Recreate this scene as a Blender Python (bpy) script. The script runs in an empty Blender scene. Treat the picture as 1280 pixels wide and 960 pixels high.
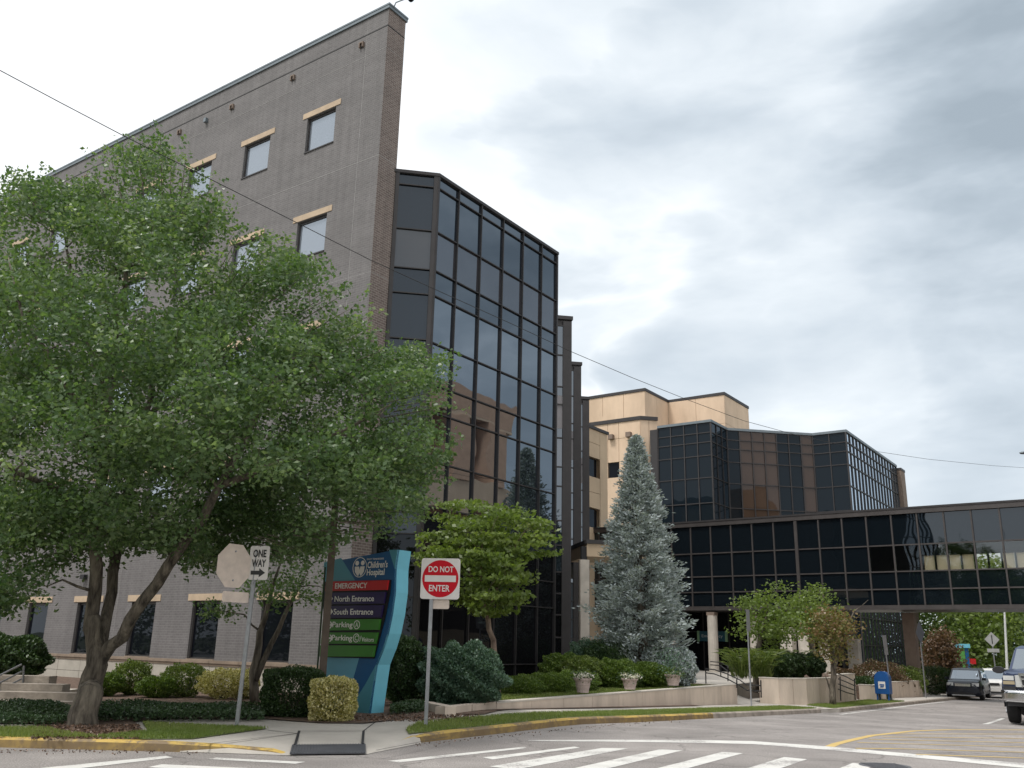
import bpy, bmesh, math, random
import numpy as np
from mathutils import Vector, Matrix
from math import sin, cos, pi, radians as RAD
random.seed(7); rng = np.random.default_rng(7)
S = bpy.context.scene

# ------------------------------------------------------------------ camera
EYE = 1.6
FPX = 1131.0; PITCH = RAD(16.0); ROLL = RAD(1.27)
cam_d = bpy.data.cameras.new("camera"); cam = bpy.data.objects.new("camera", cam_d)
S.collection.objects.link(cam); S.camera = cam
cam_d.sensor_width = 36.0; cam_d.lens = 36.0 * FPX / 1280.0
cam_d.clip_start = 0.1; cam_d.clip_end = 5000
_f = Vector((0, cos(PITCH), sin(PITCH))); _u = Vector((0, -sin(PITCH), cos(PITCH))); _r = Vector((1, 0, 0))
_R = cos(ROLL) * _r + sin(ROLL) * _u; _U = -sin(ROLL) * _r + cos(ROLL) * _u
_M = Matrix((( _R.x, _U.x, -_f.x, 0), (_R.y, _U.y, -_f.y, 0), (_R.z, _U.z, -_f.z, EYE), (0, 0, 0, 1)))
cam.matrix_world = _M

# ------------------------------------------------------------------ world: overcast sky
SUN_EL, SUN_AZ = 60.0, 238.0        # azimuth clockwise from +Y: behind and left of the viewer
W = bpy.data.worlds.new("World"); S.world = W; W.use_nodes = True
nt = W.node_tree; nt.nodes.clear(); N = nt.nodes.new; L = nt.links.new
out = N('ShaderNodeOutputWorld'); bg = N('ShaderNodeBackground'); L(bg.outputs[0], out.inputs[0])
bg.inputs['Strength'].default_value = 0.1
sky = N('ShaderNodeTexSky'); sky.sky_type = 'NISHITA'; sky.sun_disc = False
sky.sun_elevation = RAD(SUN_EL); sky.sun_rotation = RAD(SUN_AZ)
tc = N('ShaderNodeTexCoord')
def wmath(op, a, b=None):
    n = N('ShaderNodeMath'); n.operation = op
    for i, v in enumerate((a, b)):
        if v is None: continue
        if isinstance(v, (int, float)): n.inputs[i].default_value = v
        else: L(v, n.inputs[i])
    return n.outputs[0]
def wnoise(scale, det, dist=0.0, sz=(1, 1, 2.2), off=(0, 0, 0)):
    mp = N('ShaderNodeMapping'); L(tc.outputs['Generated'], mp.inputs[0])
    mp.inputs['Scale'].default_value = sz; mp.inputs['Location'].default_value = off
    n = N('ShaderNodeTexNoise'); L(mp.outputs[0], n.inputs['Vector'])
    n.inputs['Scale'].default_value = scale; n.inputs['Detail'].default_value = det
    n.inputs['Roughness'].default_value = .52; n.inputs['Distortion'].default_value = dist
    return n
nz1 = wnoise(1.7, 5, .3, off=(3.1, .4, 1.7)); nz2 = wnoise(3.4, 5, .3, off=(1, 7, 2))
# warp the direction a little, then thicker grey banks in the overcast
vs = N('ShaderNodeVectorMath'); vs.operation = 'SUBTRACT'; L(nz2.outputs['Color'], vs.inputs[0]); vs.inputs[1].default_value = (.5, .5, .5)
vm = N('ShaderNodeVectorMath'); vm.operation = 'SCALE'; L(vs.outputs[0], vm.inputs[0]); vm.inputs['Scale'].default_value = .34
va = N('ShaderNodeVectorMath'); va.operation = 'ADD'; L(tc.outputs['Generated'], va.inputs[0]); L(vm.outputs[0], va.inputs[1])
vn = N('ShaderNodeVectorMath'); vn.operation = 'NORMALIZE'; L(va.outputs[0], vn.inputs[0])
def pray(x, y): return (_f + _R * ((x - 640) / FPX) - _U * ((y - 480) / FPX))
mask = None
for (px, py, c0, amt) in ((1250, 90, .985, .86), (1400, 180, .95, .7), (1130, 60, .988, .55), (740, 225, .9935, .46), (850, 165, .993, .50), (980, 80, .990, .5),
                          (1230, 430, .9935, .62), (1050, 410, .991, .46), (880, 440, .9955, .42), (720, 440, .998, .25), (1500, 420, .95, .55), (1700, -200, .9, .6), (1000, -300, .93, .3), (3300, -60, .90, .9), (1080, 200, .93, .18), (1280, 60, .95, .55), (1900, 420, .93, .6), (690, 215, .9965, .35), (600, 240, .997, .2)):
    d = pray(px, py).normalized()
    dt = N('ShaderNodeVectorMath'); dt.operation = 'DOT_PRODUCT'; L(vn.outputs[0], dt.inputs[0]); dt.inputs[1].default_value = d
    mr = N('ShaderNodeMapRange'); mr.interpolation_type = 'SMOOTHSTEP'; L(dt.outputs['Value'], mr.inputs['Value'])
    mr.inputs['From Min'].default_value = c0 - (1 - c0) * .9; mr.inputs['From Max'].default_value = 1.0
    mr.inputs['To Max'].default_value = amt
    mask = mr.outputs[0] if mask is None else wmath('MAXIMUM', mask, mr.outputs[0])
n1 = N('ShaderNodeMapRange'); L(nz1.outputs['Fac'], n1.inputs['Value'])
n1.inputs['From Min'].default_value = .42; n1.inputs['From Max'].default_value = .70; n1.inputs['To Max'].default_value = .5
n2 = N('ShaderNodeMapRange'); L(nz2.outputs['Fac'], n2.inputs['Value'])
n2.inputs['From Min'].default_value = .3; n2.inputs['From Max'].default_value = .7; n2.inputs['To Min'].default_value = -.06; n2.inputs['To Max'].default_value = .06
nz3 = wnoise(5.0, 5, .25, sz=(1, 1, 2.6), off=(4, 2, 9)); n3 = N('ShaderNodeMapRange'); L(nz3.outputs['Fac'], n3.inputs['Value']); n3.inputs['From Min'].default_value = .3; n3.inputs['From Max'].default_value = .7; n3.inputs['To Min'].default_value = .60; n3.inputs['To Max'].default_value = 1.38
m_all = wmath('ADD', wmath('ADD', wmath('MULTIPLY', mask, n3.outputs[0]), n2.outputs[0]), wmath('MULTIPLY', n1.outputs[0], .12))
cr = N('ShaderNodeValToRGB'); m_all = wmath('MULTIPLY', m_all, .92); L(m_all, cr.inputs[0])
cr.color_ramp.elements[0].position = 0.0; cr.color_ramp.elements[0].color = (1, 1, 1, 1)
cr.color_ramp.elements[1].position = 1.0; cr.color_ramp.elements[1].color = (.33, .39, .445, 1)
for p_, c_ in ((.10, (.88, .915, .95, 1)), (.28, (.71, .765, .81, 1)), (.50, (.56, .625, .685, 1)), (.75, (.42, .485, .545, 1))):
    e_ = cr.color_ramp.elements.new(p_); e_.color = c_
sc_ = N('ShaderNodeVectorMath'); sc_.operation = 'SCALE'; L(cr.outputs[0], sc_.inputs[0]); sc_.inputs['Scale'].default_value = 11.0
mx = N('ShaderNodeMixRGB'); mx.inputs[0].default_value = .94; L(sky.outputs[0], mx.inputs[1]); L(sc_.outputs[0], mx.inputs[2])
L(mx.outputs[0], bg.inputs['Color'])

# ------------------------------------------------------------------ sun (veiled by cloud)
sl = bpy.data.lights.new("sun", 'SUN'); sl.energy = 2.5; sl.angle = RAD(14); sl.color = (1, .97, .92)
so = bpy.data.objects.new("sun", sl); S.collection.objects.link(so)
_e, _a = RAD(SUN_EL), RAD(SUN_AZ)
sd = Vector((cos(_e) * sin(_a), cos(_e) * cos(_a), sin(_e)))
so.rotation_euler = sd.to_track_quat('Z', 'Y').to_euler(); so.location = (0, 0, 60)
S.view_settings.view_transform = 'Standard'; S.view_settings.look = 'None'
S.view_settings.exposure = 0.2; S.view_settings.gamma = 1.0

# ------------------------------------------------------------------ geometry helpers
def dirv(a): a = RAD(a); return Vector((sin(a), cos(a), 0))
def gz(x, y):
    v = x * .576 + y * .817
    return -(.03 * min(max(v - 17.5, 0), 15.5) + .016 * min(max(v - 33, 0), 37))
def ray_z(x, y, z):
    d = pray(x, y); t = (z - EYE) / d.z; return Vector((d.x * t, d.y * t, z))
def onG(x, y, dz=0.0):
    "ground point seen at photo point x, y"
    z = dz
    for _ in range(40):
        q = ray_z(x, y, z); z = .5 * z + .5 * (gz(q.x, q.y) + dz)
    return q
def at(px, Y, z):
    "point at forward distance Y, height z, on the photo column px"
    y = 804
    for _ in range(8):
        d = pray(px, y); x = d.x / d.y * Y
        y = 480 - FPX * (Vector((x, Y, z - EYE)).dot(_U)) / (Vector((x, Y, z - EYE)).dot(_f))
    return Vector((x, Y, z))
def depth(px, py, Y):
    d = pray(px, py); t = Y / d.y; return Vector((d.x * t, Y, EYE + d.z * t))
class Fr:
    "vertical plane frame: s along ang, o outward (to the viewer's side), z up"
    def __init__(s, P, ang):
        s.P = Vector((P[0], P[1], 0)); s.a = ang; s.u = dirv(ang); r = RAD(ang); s.n = Vector((cos(r), -sin(r), 0))
    def __call__(s, a, o, z): return s.P + s.u * a + s.n * o + Vector((0, 0, z))
    def hit(s, px, py):
        d = pray(px, py); t = (s.P.x * s.n.x + s.P.y * s.n.y) / (d.x * s.n.x + d.y * s.n.y)
        q = Vector((d.x * t, d.y * t, EYE + d.z * t)); return (q - s.P).dot(s.u), q.z
    def rotz(s): return pi / 2 - RAD(s.a)

class MB:
    def __init__(s): s.v = []; s.f = []; s.uv = []
    def poly(s, pts, uv=None):
        i = len(s.v); s.v += [tuple(p) for p in pts]; s.f.append(tuple(range(i, i + len(pts))))
        s.uv += list(uv) if uv else [(p[0], p[1]) for p in pts]
    def fbox(s, F, s0, s1, o0, o1, z0, z1):
        if s0 > s1: s0, s1 = s1, s0
        def q(c, uv): s.poly([F(*k) for k in c], uv)
        q([(s0, o1, z0), (s1, o1, z0), (s1, o1, z1), (s0, o1, z1)], [(s0, z0), (s1, z0), (s1, z1), (s0, z1)])
        q([(s1, o0, z0), (s0, o0, z0), (s0, o0, z1), (s1, o0, z1)], [(s1, z0), (s0, z0), (s0, z1), (s1, z1)])
        q([(s1, o1, z0), (s1, o0, z0), (s1, o0, z1), (s1, o1, z1)], [(-o1, z0), (-o0, z0), (-o0, z1), (-o1, z1)])
        q([(s0, o0, z0), (s0, o1, z0), (s0, o1, z1), (s0, o0, z1)], [(o0, z0), (o1, z0), (o1, z1), (o0, z1)])
        q([(s0, o1, z1), (s1, o1, z1), (s1, o0, z1), (s0, o0, z1)], [(s0, o1), (s1, o1), (s1, o0), (s0, o0)])
        q([(s0, o0, z0), (s1, o0, z0), (s1, o1, z0), (s0, o1, z0)], [(s0, o0), (s1, o0), (s1, o1), (s0, o1)])
    def box(s, a, b): s.fbox(Fr((0, 0), 90), a[0], b[0], -b[1], -a[1], a[2], b[2])
    def tube(s, pts, rad, n=8, cap=True):
        pts = [Vector(p) for p in pts]
        if isinstance(rad, (int, float)): rad = [rad] * len(pts)
        base = len(s.v); prev = None
        for i, p in enumerate(pts):
            t = (pts[min(i + 1, len(pts) - 1)] - pts[max(i - 1, 0)])
            if t.length < 1e-9: t = Vector((0, 0, 1))
            t.normalize()
            if prev is None:
                a = t.cross(Vector((0, 0, 1)) if abs(t.z) < .9 else Vector((1, 0, 0))).normalized()
            else:
                a = (prev - t * prev.dot(t)).normalized()
            prev = a; b = t.cross(a)
            for k in range(n):
                w = 2 * pi * k / n; s.v.append(tuple(p + (a * cos(w) + b * sin(w)) * rad[i]))
        def add(f, uv): s.f.append(f); s.uv += uv
        ln = 0
        for i in range(len(pts) - 1):
            l2 = ln + (pts[i + 1] - pts[i]).length
            for k in range(n):
                k2 = (k + 1) % n
                add((base + i * n + k, base + i * n + k2, base + (i + 1) * n + k2, base + (i + 1) * n + k),
                    [(k / n, ln), ((k + 1) / n, ln), ((k + 1) / n, l2), (k / n, l2)])
            ln = l2
        if cap:
            m = len(pts) - 1
            add(tuple(base + k for k in range(n))[::-1], [(0, 0)] * n)
            add(tuple(base + m * n + k for k in range(n)), [(0, 0)] * n)
    def loft(s, rings, closed=True, cap=True):
        n = len(rings[0]); base = len(s.v)
        for r in rings: s.v += [tuple(p) for p in r]
        for i in range(len(rings) - 1):
            for k in range(n if closed else n - 1):
                k2 = (k + 1) % n
                s.f.append((base + i * n + k, base + i * n + k2, base + (i + 1) * n + k2, base + (i + 1) * n + k)); s.uv += [(0, 0)] * 4
        if cap and closed:
            s.f.append(tuple(base + k for k in range(n))[::-1]); s.uv += [(0, 0)] * n
            m = len(rings) - 1
            s.f.append(tuple(base + m * n + k for k in range(n))); s.uv += [(0, 0)] * n
    def disc(s, c, r, nrm, n=16, rz=None):
        nrm = Vector(nrm).normalized(); a = nrm.cross(Vector((0, 0, 1)) if abs(nrm.z) < .9 else Vector((0, 1, 0))).normalized(); b = nrm.cross(a)
        s.poly([Vector(c) + a * (r * cos(2 * pi * k / n)) + b * ((rz or r) * sin(2 * pi * k / n)) for k in range(n)])
    def prism(s, pts, ext):
        "closed outline extruded by a vector"
        ext = Vector(ext); A = [Vector(p) for p in pts]; B = [p + ext for p in A]; n = len(A)
        s.poly(A); s.poly(B[::-1])
        for k in range(n): s.poly([A[k], B[k], B[(k + 1) % n], A[(k + 1) % n]])

WL = {}
col = S.collection
def reg(o, label=None, cat=None, group=None, kind=None):
    if label: o['label'] = label
    if cat: o['category'] = cat
    if group: o['group'] = group
    if kind: o['kind'] = kind
    return o
def thing(name, loc, label, cat, group=None, rz=0):
    o = bpy.data.objects.new(name, None); col.objects.link(o); o.empty_display_size = .2
    o.location = loc; o.rotation_euler = (0, 0, rz); WL[o] = Vector(loc)
    return reg(o, label, cat, group)
def build(mb, name, mat, parent=None, smooth=False, fix=True, local=False):
    me = bpy.data.meshes.new(name)
    off = Vector((0, 0, 0)) if (parent is None or local) else WL[parent]
    me.from_pydata([(v[0] - off.x, v[1] - off.y, v[2] - off.z) for v in mb.v], [], mb.f)
    if mb.uv and len(mb.uv) == len(me.loops):
        ul = me.uv_layers.new(name="UVMap"); ul.data.foreach_set('uv', np.array(mb.uv, dtype=np.float32).ravel())
    if fix:
        bm = bmesh.new(); bm.from_mesh(me); bmesh.ops.remove_doubles(bm, verts=bm.verts, dist=1e-5)
        bmesh.ops.recalc_face_normals(bm, faces=bm.faces); bm.to_mesh(me); bm.free()
    if smooth: me.polygons.foreach_set('use_smooth', [True] * len(me.polygons))
    me.materials.append(mat)
    o = bpy.data.objects.new(name, me); col.objects.link(o)
    if parent is not None: o.parent = parent; WL[o] = WL[parent]
    else: WL[o] = Vector((0, 0, 0))
    return o
_unit = {}
def ubox(name, mat, parent, F, s0, s1, o0, o1, z0, z1):
    "a box part: shared unit cube mesh, placed by location/rotation/scale"
    if s0 > s1: s0, s1 = s1, s0
    key = mat.name
    if key not in _unit:
        me = bpy.data.meshes.new("block"); a = .5
        vs = [(x, y, z) for x in (-a, a) for y in (-a, a) for z in (-a, a)]
        me.from_pydata(vs, [], [(0, 1, 3, 2), (4, 6, 7, 5), (0, 4, 5, 1), (2, 3, 7, 6), (0, 2, 6, 4), (1, 5, 7, 3)])
        me.materials.append(mat); _unit[key] = me
    o = bpy.data.objects.new(name, _unit[key]); col.objects.link(o)
    c = F((s0 + s1) / 2, (o0 + o1) / 2, (z0 + z1) / 2)
    o.scale = (s1 - s0, abs(o1 - o0), z1 - z0); o.rotation_euler = (0, 0, F.rotz())
    o.location = c - (WL[parent] if parent is not None else Vector((0, 0, 0)))
    if parent is not None: o.parent = parent
    return o
def dup(o, parent=None):
    c = o.copy(); col.objects.link(c); c.parent = parent
    for ch in list(o.children): dup(ch, c)
    return c

# ------------------------------------------------------------------ materials
MATS = {}
def mat(name, c, rough=.7, var=.12, scale=3.0, bump=0.0, bscale=None, metal=0.0, spec=.5, c2=None, detail=5, rvar=0.0, coat=0.0, stretch=(1, 1, 1)):
    m = bpy.data.materials.new(name); m.use_nodes = True; nt = m.node_tree; b = nt.nodes['Principled BSDF']
    N = nt.nodes.new; L = nt.links.new
    b.inputs['Roughness'].default_value = rough; b.inputs['Metallic'].default_value = metal
    b.inputs['Specular IOR Level'].default_value = spec; b.inputs['Coat Weight'].default_value = coat
    g = N('ShaderNodeNewGeometry'); mp = N('ShaderNodeMapping'); L(g.outputs['Position'], mp.inputs[0]); mp.inputs['Scale'].default_value = stretch
    n = N('ShaderNodeTexNoise'); L(mp.outputs[0], n.inputs['Vector']); n.inputs['Scale'].default_value = scale; n.inputs['Detail'].default_value = detail
    n.inputs['Roughness'].default_value = .62
    r = N('ShaderNodeValToRGB'); L(n.outputs['Fac'], r.inputs[0])
    lo = tuple(x * (1 - var) for x in c); hi = tuple(min(1, x * (1 + var)) for x in (c2 or c))
    r.color_ramp.elements[0].position = .32; r.color_ramp.elements[0].color = (*lo, 1)
    r.color_ramp.elements[1].position = .68; r.color_ramp.elements[1].color = (*hi, 1)
    L(r.outputs[0], b.inputs['Base Color'])
    if bump:
        n2 = N('ShaderNodeTexNoise'); L(mp.outputs[0], n2.inputs['Vector']); n2.inputs['Scale'].default_value = bscale or scale * 8; n2.inputs['Detail'].default_value = 4
        bp = N('ShaderNodeBump'); bp.inputs['Strength'].default_value = bump; bp.inputs['Distance'].default_value = .02
        L(n2.outputs['Fac'], bp.inputs['Height']); L(bp.outputs[0], b.inputs['Normal'])
    MATS[name] = m; return m

def brick_mat(name, c1, c2, mort, w=.203, h=.081):
    m = bpy.data.materials.new(name); m.use_nodes = True; nt = m.node_tree; b = nt.nodes['Principled BSDF']; N = nt.nodes.new; L = nt.links.new
    uv = N('ShaderNodeUVMap'); br = N('ShaderNodeTexBrick'); L(uv.outputs[0], br.inputs['Vector'])
    br.inputs['Scale'].default_value = 1; br.inputs['Brick Width'].default_value = w; br.inputs['Row Height'].default_value = h
    br.inputs['Mortar Size'].default_value = .011; br.inputs['Mortar Smooth'].default_value = .2; br.inputs['Bias'].default_value = 0
    br.inputs['Color1'].default_value = (*c1, 1); br.inputs['Color2'].default_value = (*c2, 1); br.inputs['Mortar'].default_value = (*mort, 1)
    n = N('ShaderNodeTexNoise'); mp = N('ShaderNodeMapping'); L(uv.outputs[0], mp.inputs[0]); mp.inputs['Scale'].default_value = (.25, 1.1, 1)
    L(mp.outputs[0], n.inputs['Vector']); n.inputs['Scale'].default_value = 1.1; n.inputs['Detail'].default_value = 8; n.inputs['Roughness'].default_value = .7
    mr = N('ShaderNodeMapRange'); L(n.outputs['Fac'], mr.inputs['Value']); mr.inputs['From Min'].default_value = .3; mr.inputs['From Max'].default_value = .7
    mr.inputs['To Min'].default_value = .86; mr.inputs['To Max'].default_value = 1.10
    # rain streaks
    n3 = N('ShaderNodeTexNoise'); mp3 = N('ShaderNodeMapping'); L(uv.outputs[0], mp3.inputs[0]); mp3.inputs['Scale'].default_value = (2.5, .12, 1)
    L(mp3.outputs[0], n3.inputs['Vector']); n3.inputs['Scale'].default_value = 2; n3.inputs['Detail'].default_value = 4
    mr3 = N('ShaderNodeMapRange'); L(n3.outputs['Fac'], mr3.inputs['Value']); mr3.inputs['From Min'].default_value = .35; mr3.inputs['From Max'].default_value = .65
    mr3.inputs['To Min'].default_value = .90; mr3.inputs['To Max'].default_value = 1.05
    mul = N('ShaderNodeMath'); mul.operation = 'MULTIPLY'; L(mr.outputs[0], mul.inputs[0]); L(mr3.outputs[0], mul.inputs[1])
    vm = N('ShaderNodeVectorMath'); vm.operation = 'SCALE'; L(br.outputs['Color'], vm.inputs[0]); L(mul.outputs[0], vm.inputs['Scale'])
    L(vm.outputs[0], b.inputs['Base Color']); b.inputs['Roughness'].default_value = .85
    bp = N('ShaderNodeBump'); bp.inputs['Strength'].default_value = .5; bp.inputs['Distance'].default_value = .01; bp.invert = True
    L(br.outputs['Fac'], bp.inputs['Height']); L(bp.outputs[0], b.inputs['Normal'])
    MATS[name] = m; return m

def leaf_mat(name, cols, trans=.35, rough=.42, spec=.45):
    m = bpy.data.materials.new(name); m.use_nodes = True; nt = m.node_tree; b = nt.nodes['Principled BSDF']; N = nt.nodes.new; L = nt.links.new
    a = N('ShaderNodeAttribute'); a.attribute_name = 'tone'; r = N('ShaderNodeValToRGB'); L(a.outputs['Fac'], r.inputs[0])
    k = len(cols); r.color_ramp.elements[0].color = (*cols[0], 1); r.color_ramp.elements[0].position = 0
    r.color_ramp.elements[1].color = (*cols[-1], 1); r.color_ramp.elements[1].position = 1
    for i in range(1, k - 1):
        e = r.color_ramp.elements.new(i / (k - 1)); e.color = (*cols[i], 1)
    L(r.outputs[0], b.inputs['Base Color']); b.inputs['Roughness'].default_value = rough; b.inputs['Specular IOR Level'].default_value = spec
    t = N('ShaderNodeBsdfTranslucent'); tm = N('ShaderNodeVectorMath'); tm.operation = 'MULTIPLY'; L(r.outputs[0], tm.inputs[0]); tm.inputs[1].default_value = (1.5, 1.6, .7)
    L(tm.outputs[0], t.inputs['Color']); mx = N('ShaderNodeMixShader'); mx.inputs[0].default_value = trans
    L(b.outputs[0], mx.inputs[1]); L(t.outputs[0], mx.inputs[2])
    L(mx.outputs[0], nt.nodes['Material Output'].inputs[0]); MATS[name] = m; return m

def glass_mat(name, tint, refl=.16, wav=.012, wscale=.55, rough=.015, transp=0.0, tcol=(.8, .8, .75)):
    "dark coated window glass: a mirror coat over a dark (or see-through) pane"
    m = bpy.data.materials.new(name); m.use_nodes = True; nt = m.node_tree; nt.nodes.remove(nt.nodes['Principled BSDF']); N = nt.nodes.new; L = nt.links.new
    g = N('ShaderNodeNewGeometry'); n = N('ShaderNodeTexNoise'); L(g.outputs['Position'], n.inputs['Vector']); n.inputs['Scale'].default_value = wscale; n.inputs['Detail'].default_value = 1
    bp = N('ShaderNodeBump'); bp.inputs['Strength'].default_value = 1; bp.inputs['Distance'].default_value = wav; L(n.outputs['Fac'], bp.inputs['Height'])
    d = N('ShaderNodeBsdfDiffuse'); d.inputs['Color'].default_value = (*tint, 1)
    base = d.outputs[0]
    if transp > 0:
        tr = N('ShaderNodeBsdfTransparent'); tr.inputs['Color'].default_value = (*tcol, 1); mt = N('ShaderNodeMixShader'); mt.inputs[0].default_value = transp
        L(d.outputs[0], mt.inputs[1]); L(tr.outputs[0], mt.inputs[2]); base = mt.outputs[0]
    gl = N('ShaderNodeBsdfGlossy'); gl.inputs['Roughness'].default_value = rough; gl.inputs['Color'].default_value = (.80, .90, 1, 1); L(bp.outputs[0], gl.inputs['Normal'])
    fr = N('ShaderNodeFresnel'); fr.inputs['IOR'].default_value = 1.5
    ad = N('ShaderNodeMath'); ad.operation = 'MULTIPLY_ADD'; L(fr.outputs[0], ad.inputs[0]); ad.inputs[1].default_value = .9; ad.inputs[2].default_value = refl - .04; ad.use_clamp = True
    mx = N('ShaderNodeMixShader'); L(ad.outputs[0], mx.inputs[0]); L(base, mx.inputs[1]); L(gl.outputs[0], mx.inputs[2])
    L(mx.outputs[0], nt.nodes['Material Output'].inputs[0]); MATS[name] = m; return m

M_brick = brick_mat('grey_brick', (.158, .149, .149), (.134, .126, .127), (.182, .174, .172))
M_brick2 = brick_mat('brown_brick', (.19, .15, .136), (.14, .108, .098), (.29, .255, .23))
M_tanst = mat('tan_lintel_stone', (.46, .355, .25), .85, .12, 2.5, .2)
M_conc = mat('concrete', (.48, .44, .385), .9, .16, 1.3, .25, 40)
M_concw = mat('retaining_wall_concrete', (.55, .465, .385), .9, .16, 1.6, .3, 30, stretch=(1, 1, .3))
M_walk = mat('sidewalk_concrete', (.42, .39, .35), .92, .12, .9, .3, 60, detail=8)
M_plinth = mat('plinth_concrete', (.40, .37, .32), .9, .14, 1.5, .2)
M_ledge = mat('ledge_stone', (.24, .185, .14), .9, .2, 2, .2)
M_coping = mat('metal_coping', (.16, .19, .21), .45, .1, 2, metal=.4)
M_black = mat('black_joint', (.02, .02, .022), .8, .1)
M_white_joint = mat('white_joint', (.31, .30, .295), .8, .15)
M_frame = mat('dark_bronze_frame', (.036, .033, .034), .5, .15, 2, metal=.2)
M_frameB = mat('bridge_frame', (.078, .070, .068), .45, .15, 2, metal=.4)
M_tan = mat('tan_stone_panel', (.60, .45, .32), .85, .10, .5, .1, c2=(.64, .485, .35), stretch=(1, 1, .4))
M_tan2 = mat('pale_tan_panel', (.50, .39, .27), .85, .10, .5, .1)
M_dark = mat('dark_void', (.012, .012, .013), .6, .2)
M_roof = mat('roof_gravel', (.2, .19, .18), .9, .2, 5)
M_brown = mat('brown_masonry', (.20, .15, .12), .85, .15, 2, .2)
G_tow = glass_mat('tower_glass', (.006, .010, .016), .17, .014)
G_towl = glass_mat('tower_lower_glass', (.008, .010, .014), .27, .014)
G_chv = glass_mat('chamfer_blind_glass', (.055, .052, .052), .07, .016)
G_chm = glass_mat('chamfer_glass', (.010, .014, .020), .055, .016)
G_towv = glass_mat('tower_vision_glass', (.040, .036, .040), .17, .014)
G_low = glass_mat('ground_floor_glass', (.006, .006, .007), .03, .012)
G_brown = glass_mat('brown_reflection_glass', (.070, .046, .033), .03, .015)  # brown mirrored tone painted into the pane colour
G_far = glass_mat('far_glass', (.008, .013, .018), .02, .010)
G_fars = glass_mat('far_side_glass', (.05, .065, .075), .62, .006)
G_br = glass_mat('bridge_glass', (.005, .008, .011), .07, .014)
G_brv = glass_mat('bridge_clear_glass', (.008, .009, .01), .07, .012, transp=.92, tcol=(.92, .90, .84))
G_win = glass_mat('sky_window_glass', (.16, .18, .21), .22, .004)
G_dwin = glass_mat('dark_window_glass', (.006, .007, .010), .012, .01)
G_car = glass_mat('car_glass', (.05, .06, .065), .28, .003)
# ------------------------------------------------------------------ ground
CREASE = (17.5, 33.0, 70.0)
def drape(pts, name, mat, dz, kind='structure', fine=None, bm_in=None):
    "flat outline draped on the sloping ground: cut along the creases of the slope, then set to height"
    bm = bmesh.new(); vs = [bm.verts.new((p[0], p[1], 0)) for p in pts]
    es = [bm.edges.new((vs[i], vs[(i + 1) % len(vs)])) for i in range(len(vs))]
    bmesh.ops.triangle_fill(bm, use_beauty=True, use_dissolve=False, edges=es)
    for c in CREASE:
        bmesh.ops.bisect_plane(bm, geom=bm.verts[:] + bm.edges[:] + bm.faces[:], plane_co=(.576 * c, .817 * c, 0), plane_no=(.576, .817, 0))
    for v in bm.verts: v.co.z = gz(v.co.x, v.co.y) + dz
    bmesh.ops.recalc_face_normals(bm, faces=bm.faces)
    if bm.faces and sum(f.normal.z for f in bm.faces) < 0: bmesh.ops.reverse_faces(bm, faces=bm.faces)
    me = bpy.data.meshes.new(name); bm.to_mesh(me); bm.free(); me.materials.append(mat)
    o = bpy.data.objects.new(name, me); col.objects.link(o); o['kind'] = kind; WL[o] = Vector((0, 0, 0))
    return o

def asphalt_mat():
    m = mat('asphalt', (.245, .224, .212), .9, .1, .35, .5, 160, c2=(.285, .262, .248), detail=8)
    nt = m.node_tree; N = nt.nodes.new; L = nt.links.new; b = nt.nodes['Principled BSDF']
    src = b.inputs['Base Color'].links[0].from_socket
    g = N('ShaderNodeNewGeometry'); v = N('ShaderNodeTexNoise'); L(g.outputs['Position'], v.inputs['Vector']); v.inputs['Scale'].default_value = 45; v.inputs['Detail'].default_value = 3
    mr = N('ShaderNodeMapRange'); L(v.outputs['Fac'], mr.inputs['Value']); mr.inputs['From Min'].default_value = .3; mr.inputs['From Max'].default_value = .7
    mr.inputs['To Min'].default_value = .58; mr.inputs['To Max'].default_value = 1.45
    # hairline cracks
    vo = N('ShaderNodeTexVoronoi'); vo.feature = 'DISTANCE_TO_EDGE'; vo.inputs['Scale'].default_value = .33
    nn = N('ShaderNodeTexNoise'); nn.inputs['Scale'].default_value = 1.5; nn.inputs['Detail'].default_value = 6; L(g.outputs['Position'], nn.inputs['Vector'])
    ad = N('ShaderNodeVectorMath'); ad.operation = 'ADD'; L(g.outputs['Position'], ad.inputs[0]); L(nn.outputs['Color'], ad.inputs[1]); L(ad.outputs[0], vo.inputs['Vector'])
    cr = N('ShaderNodeMapRange'); L(vo.outputs['Distance'], cr.inputs['Value']); cr.inputs['From Max'].default_value = .012; cr.inputs['To Min'].default_value = .62
    mu = N('ShaderNodeMath'); mu.operation = 'MULTIPLY'; L(mr.outputs[0], mu.inputs[0]); L(cr.outputs[0], mu.inputs[1])
    st = N('ShaderNodeTexNoise'); L(g.outputs['Position'], st.inputs['Vector']); st.inputs['Scale'].default_value = .55; st.inputs['Detail'].default_value = 7; st.inputs['Roughness'].default_value = .65
    sr = N('ShaderNodeMapRange'); L(st.outputs['Fac'], sr.inputs['Value']); sr.inputs['From Min'].default_value = .38; sr.inputs['From Max'].default_value = .62; sr.inputs['To Min'].default_value = .84; sr.inputs['To Max'].default_value = 1.09
    m2 = N('ShaderNodeMath'); m2.operation = 'MULTIPLY'; L(mu.outputs[0], m2.inputs[0]); L(sr.outputs[0], m2.inputs[1])
    sc = N('ShaderNodeVectorMath'); sc.operation = 'SCALE'; L(src, sc.inputs[0]); L(m2.outputs[0], sc.inputs['Scale']); L(sc.outputs[0], b.inputs['Base Color'])
    return m
M_asph = asphalt_mat()
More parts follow.
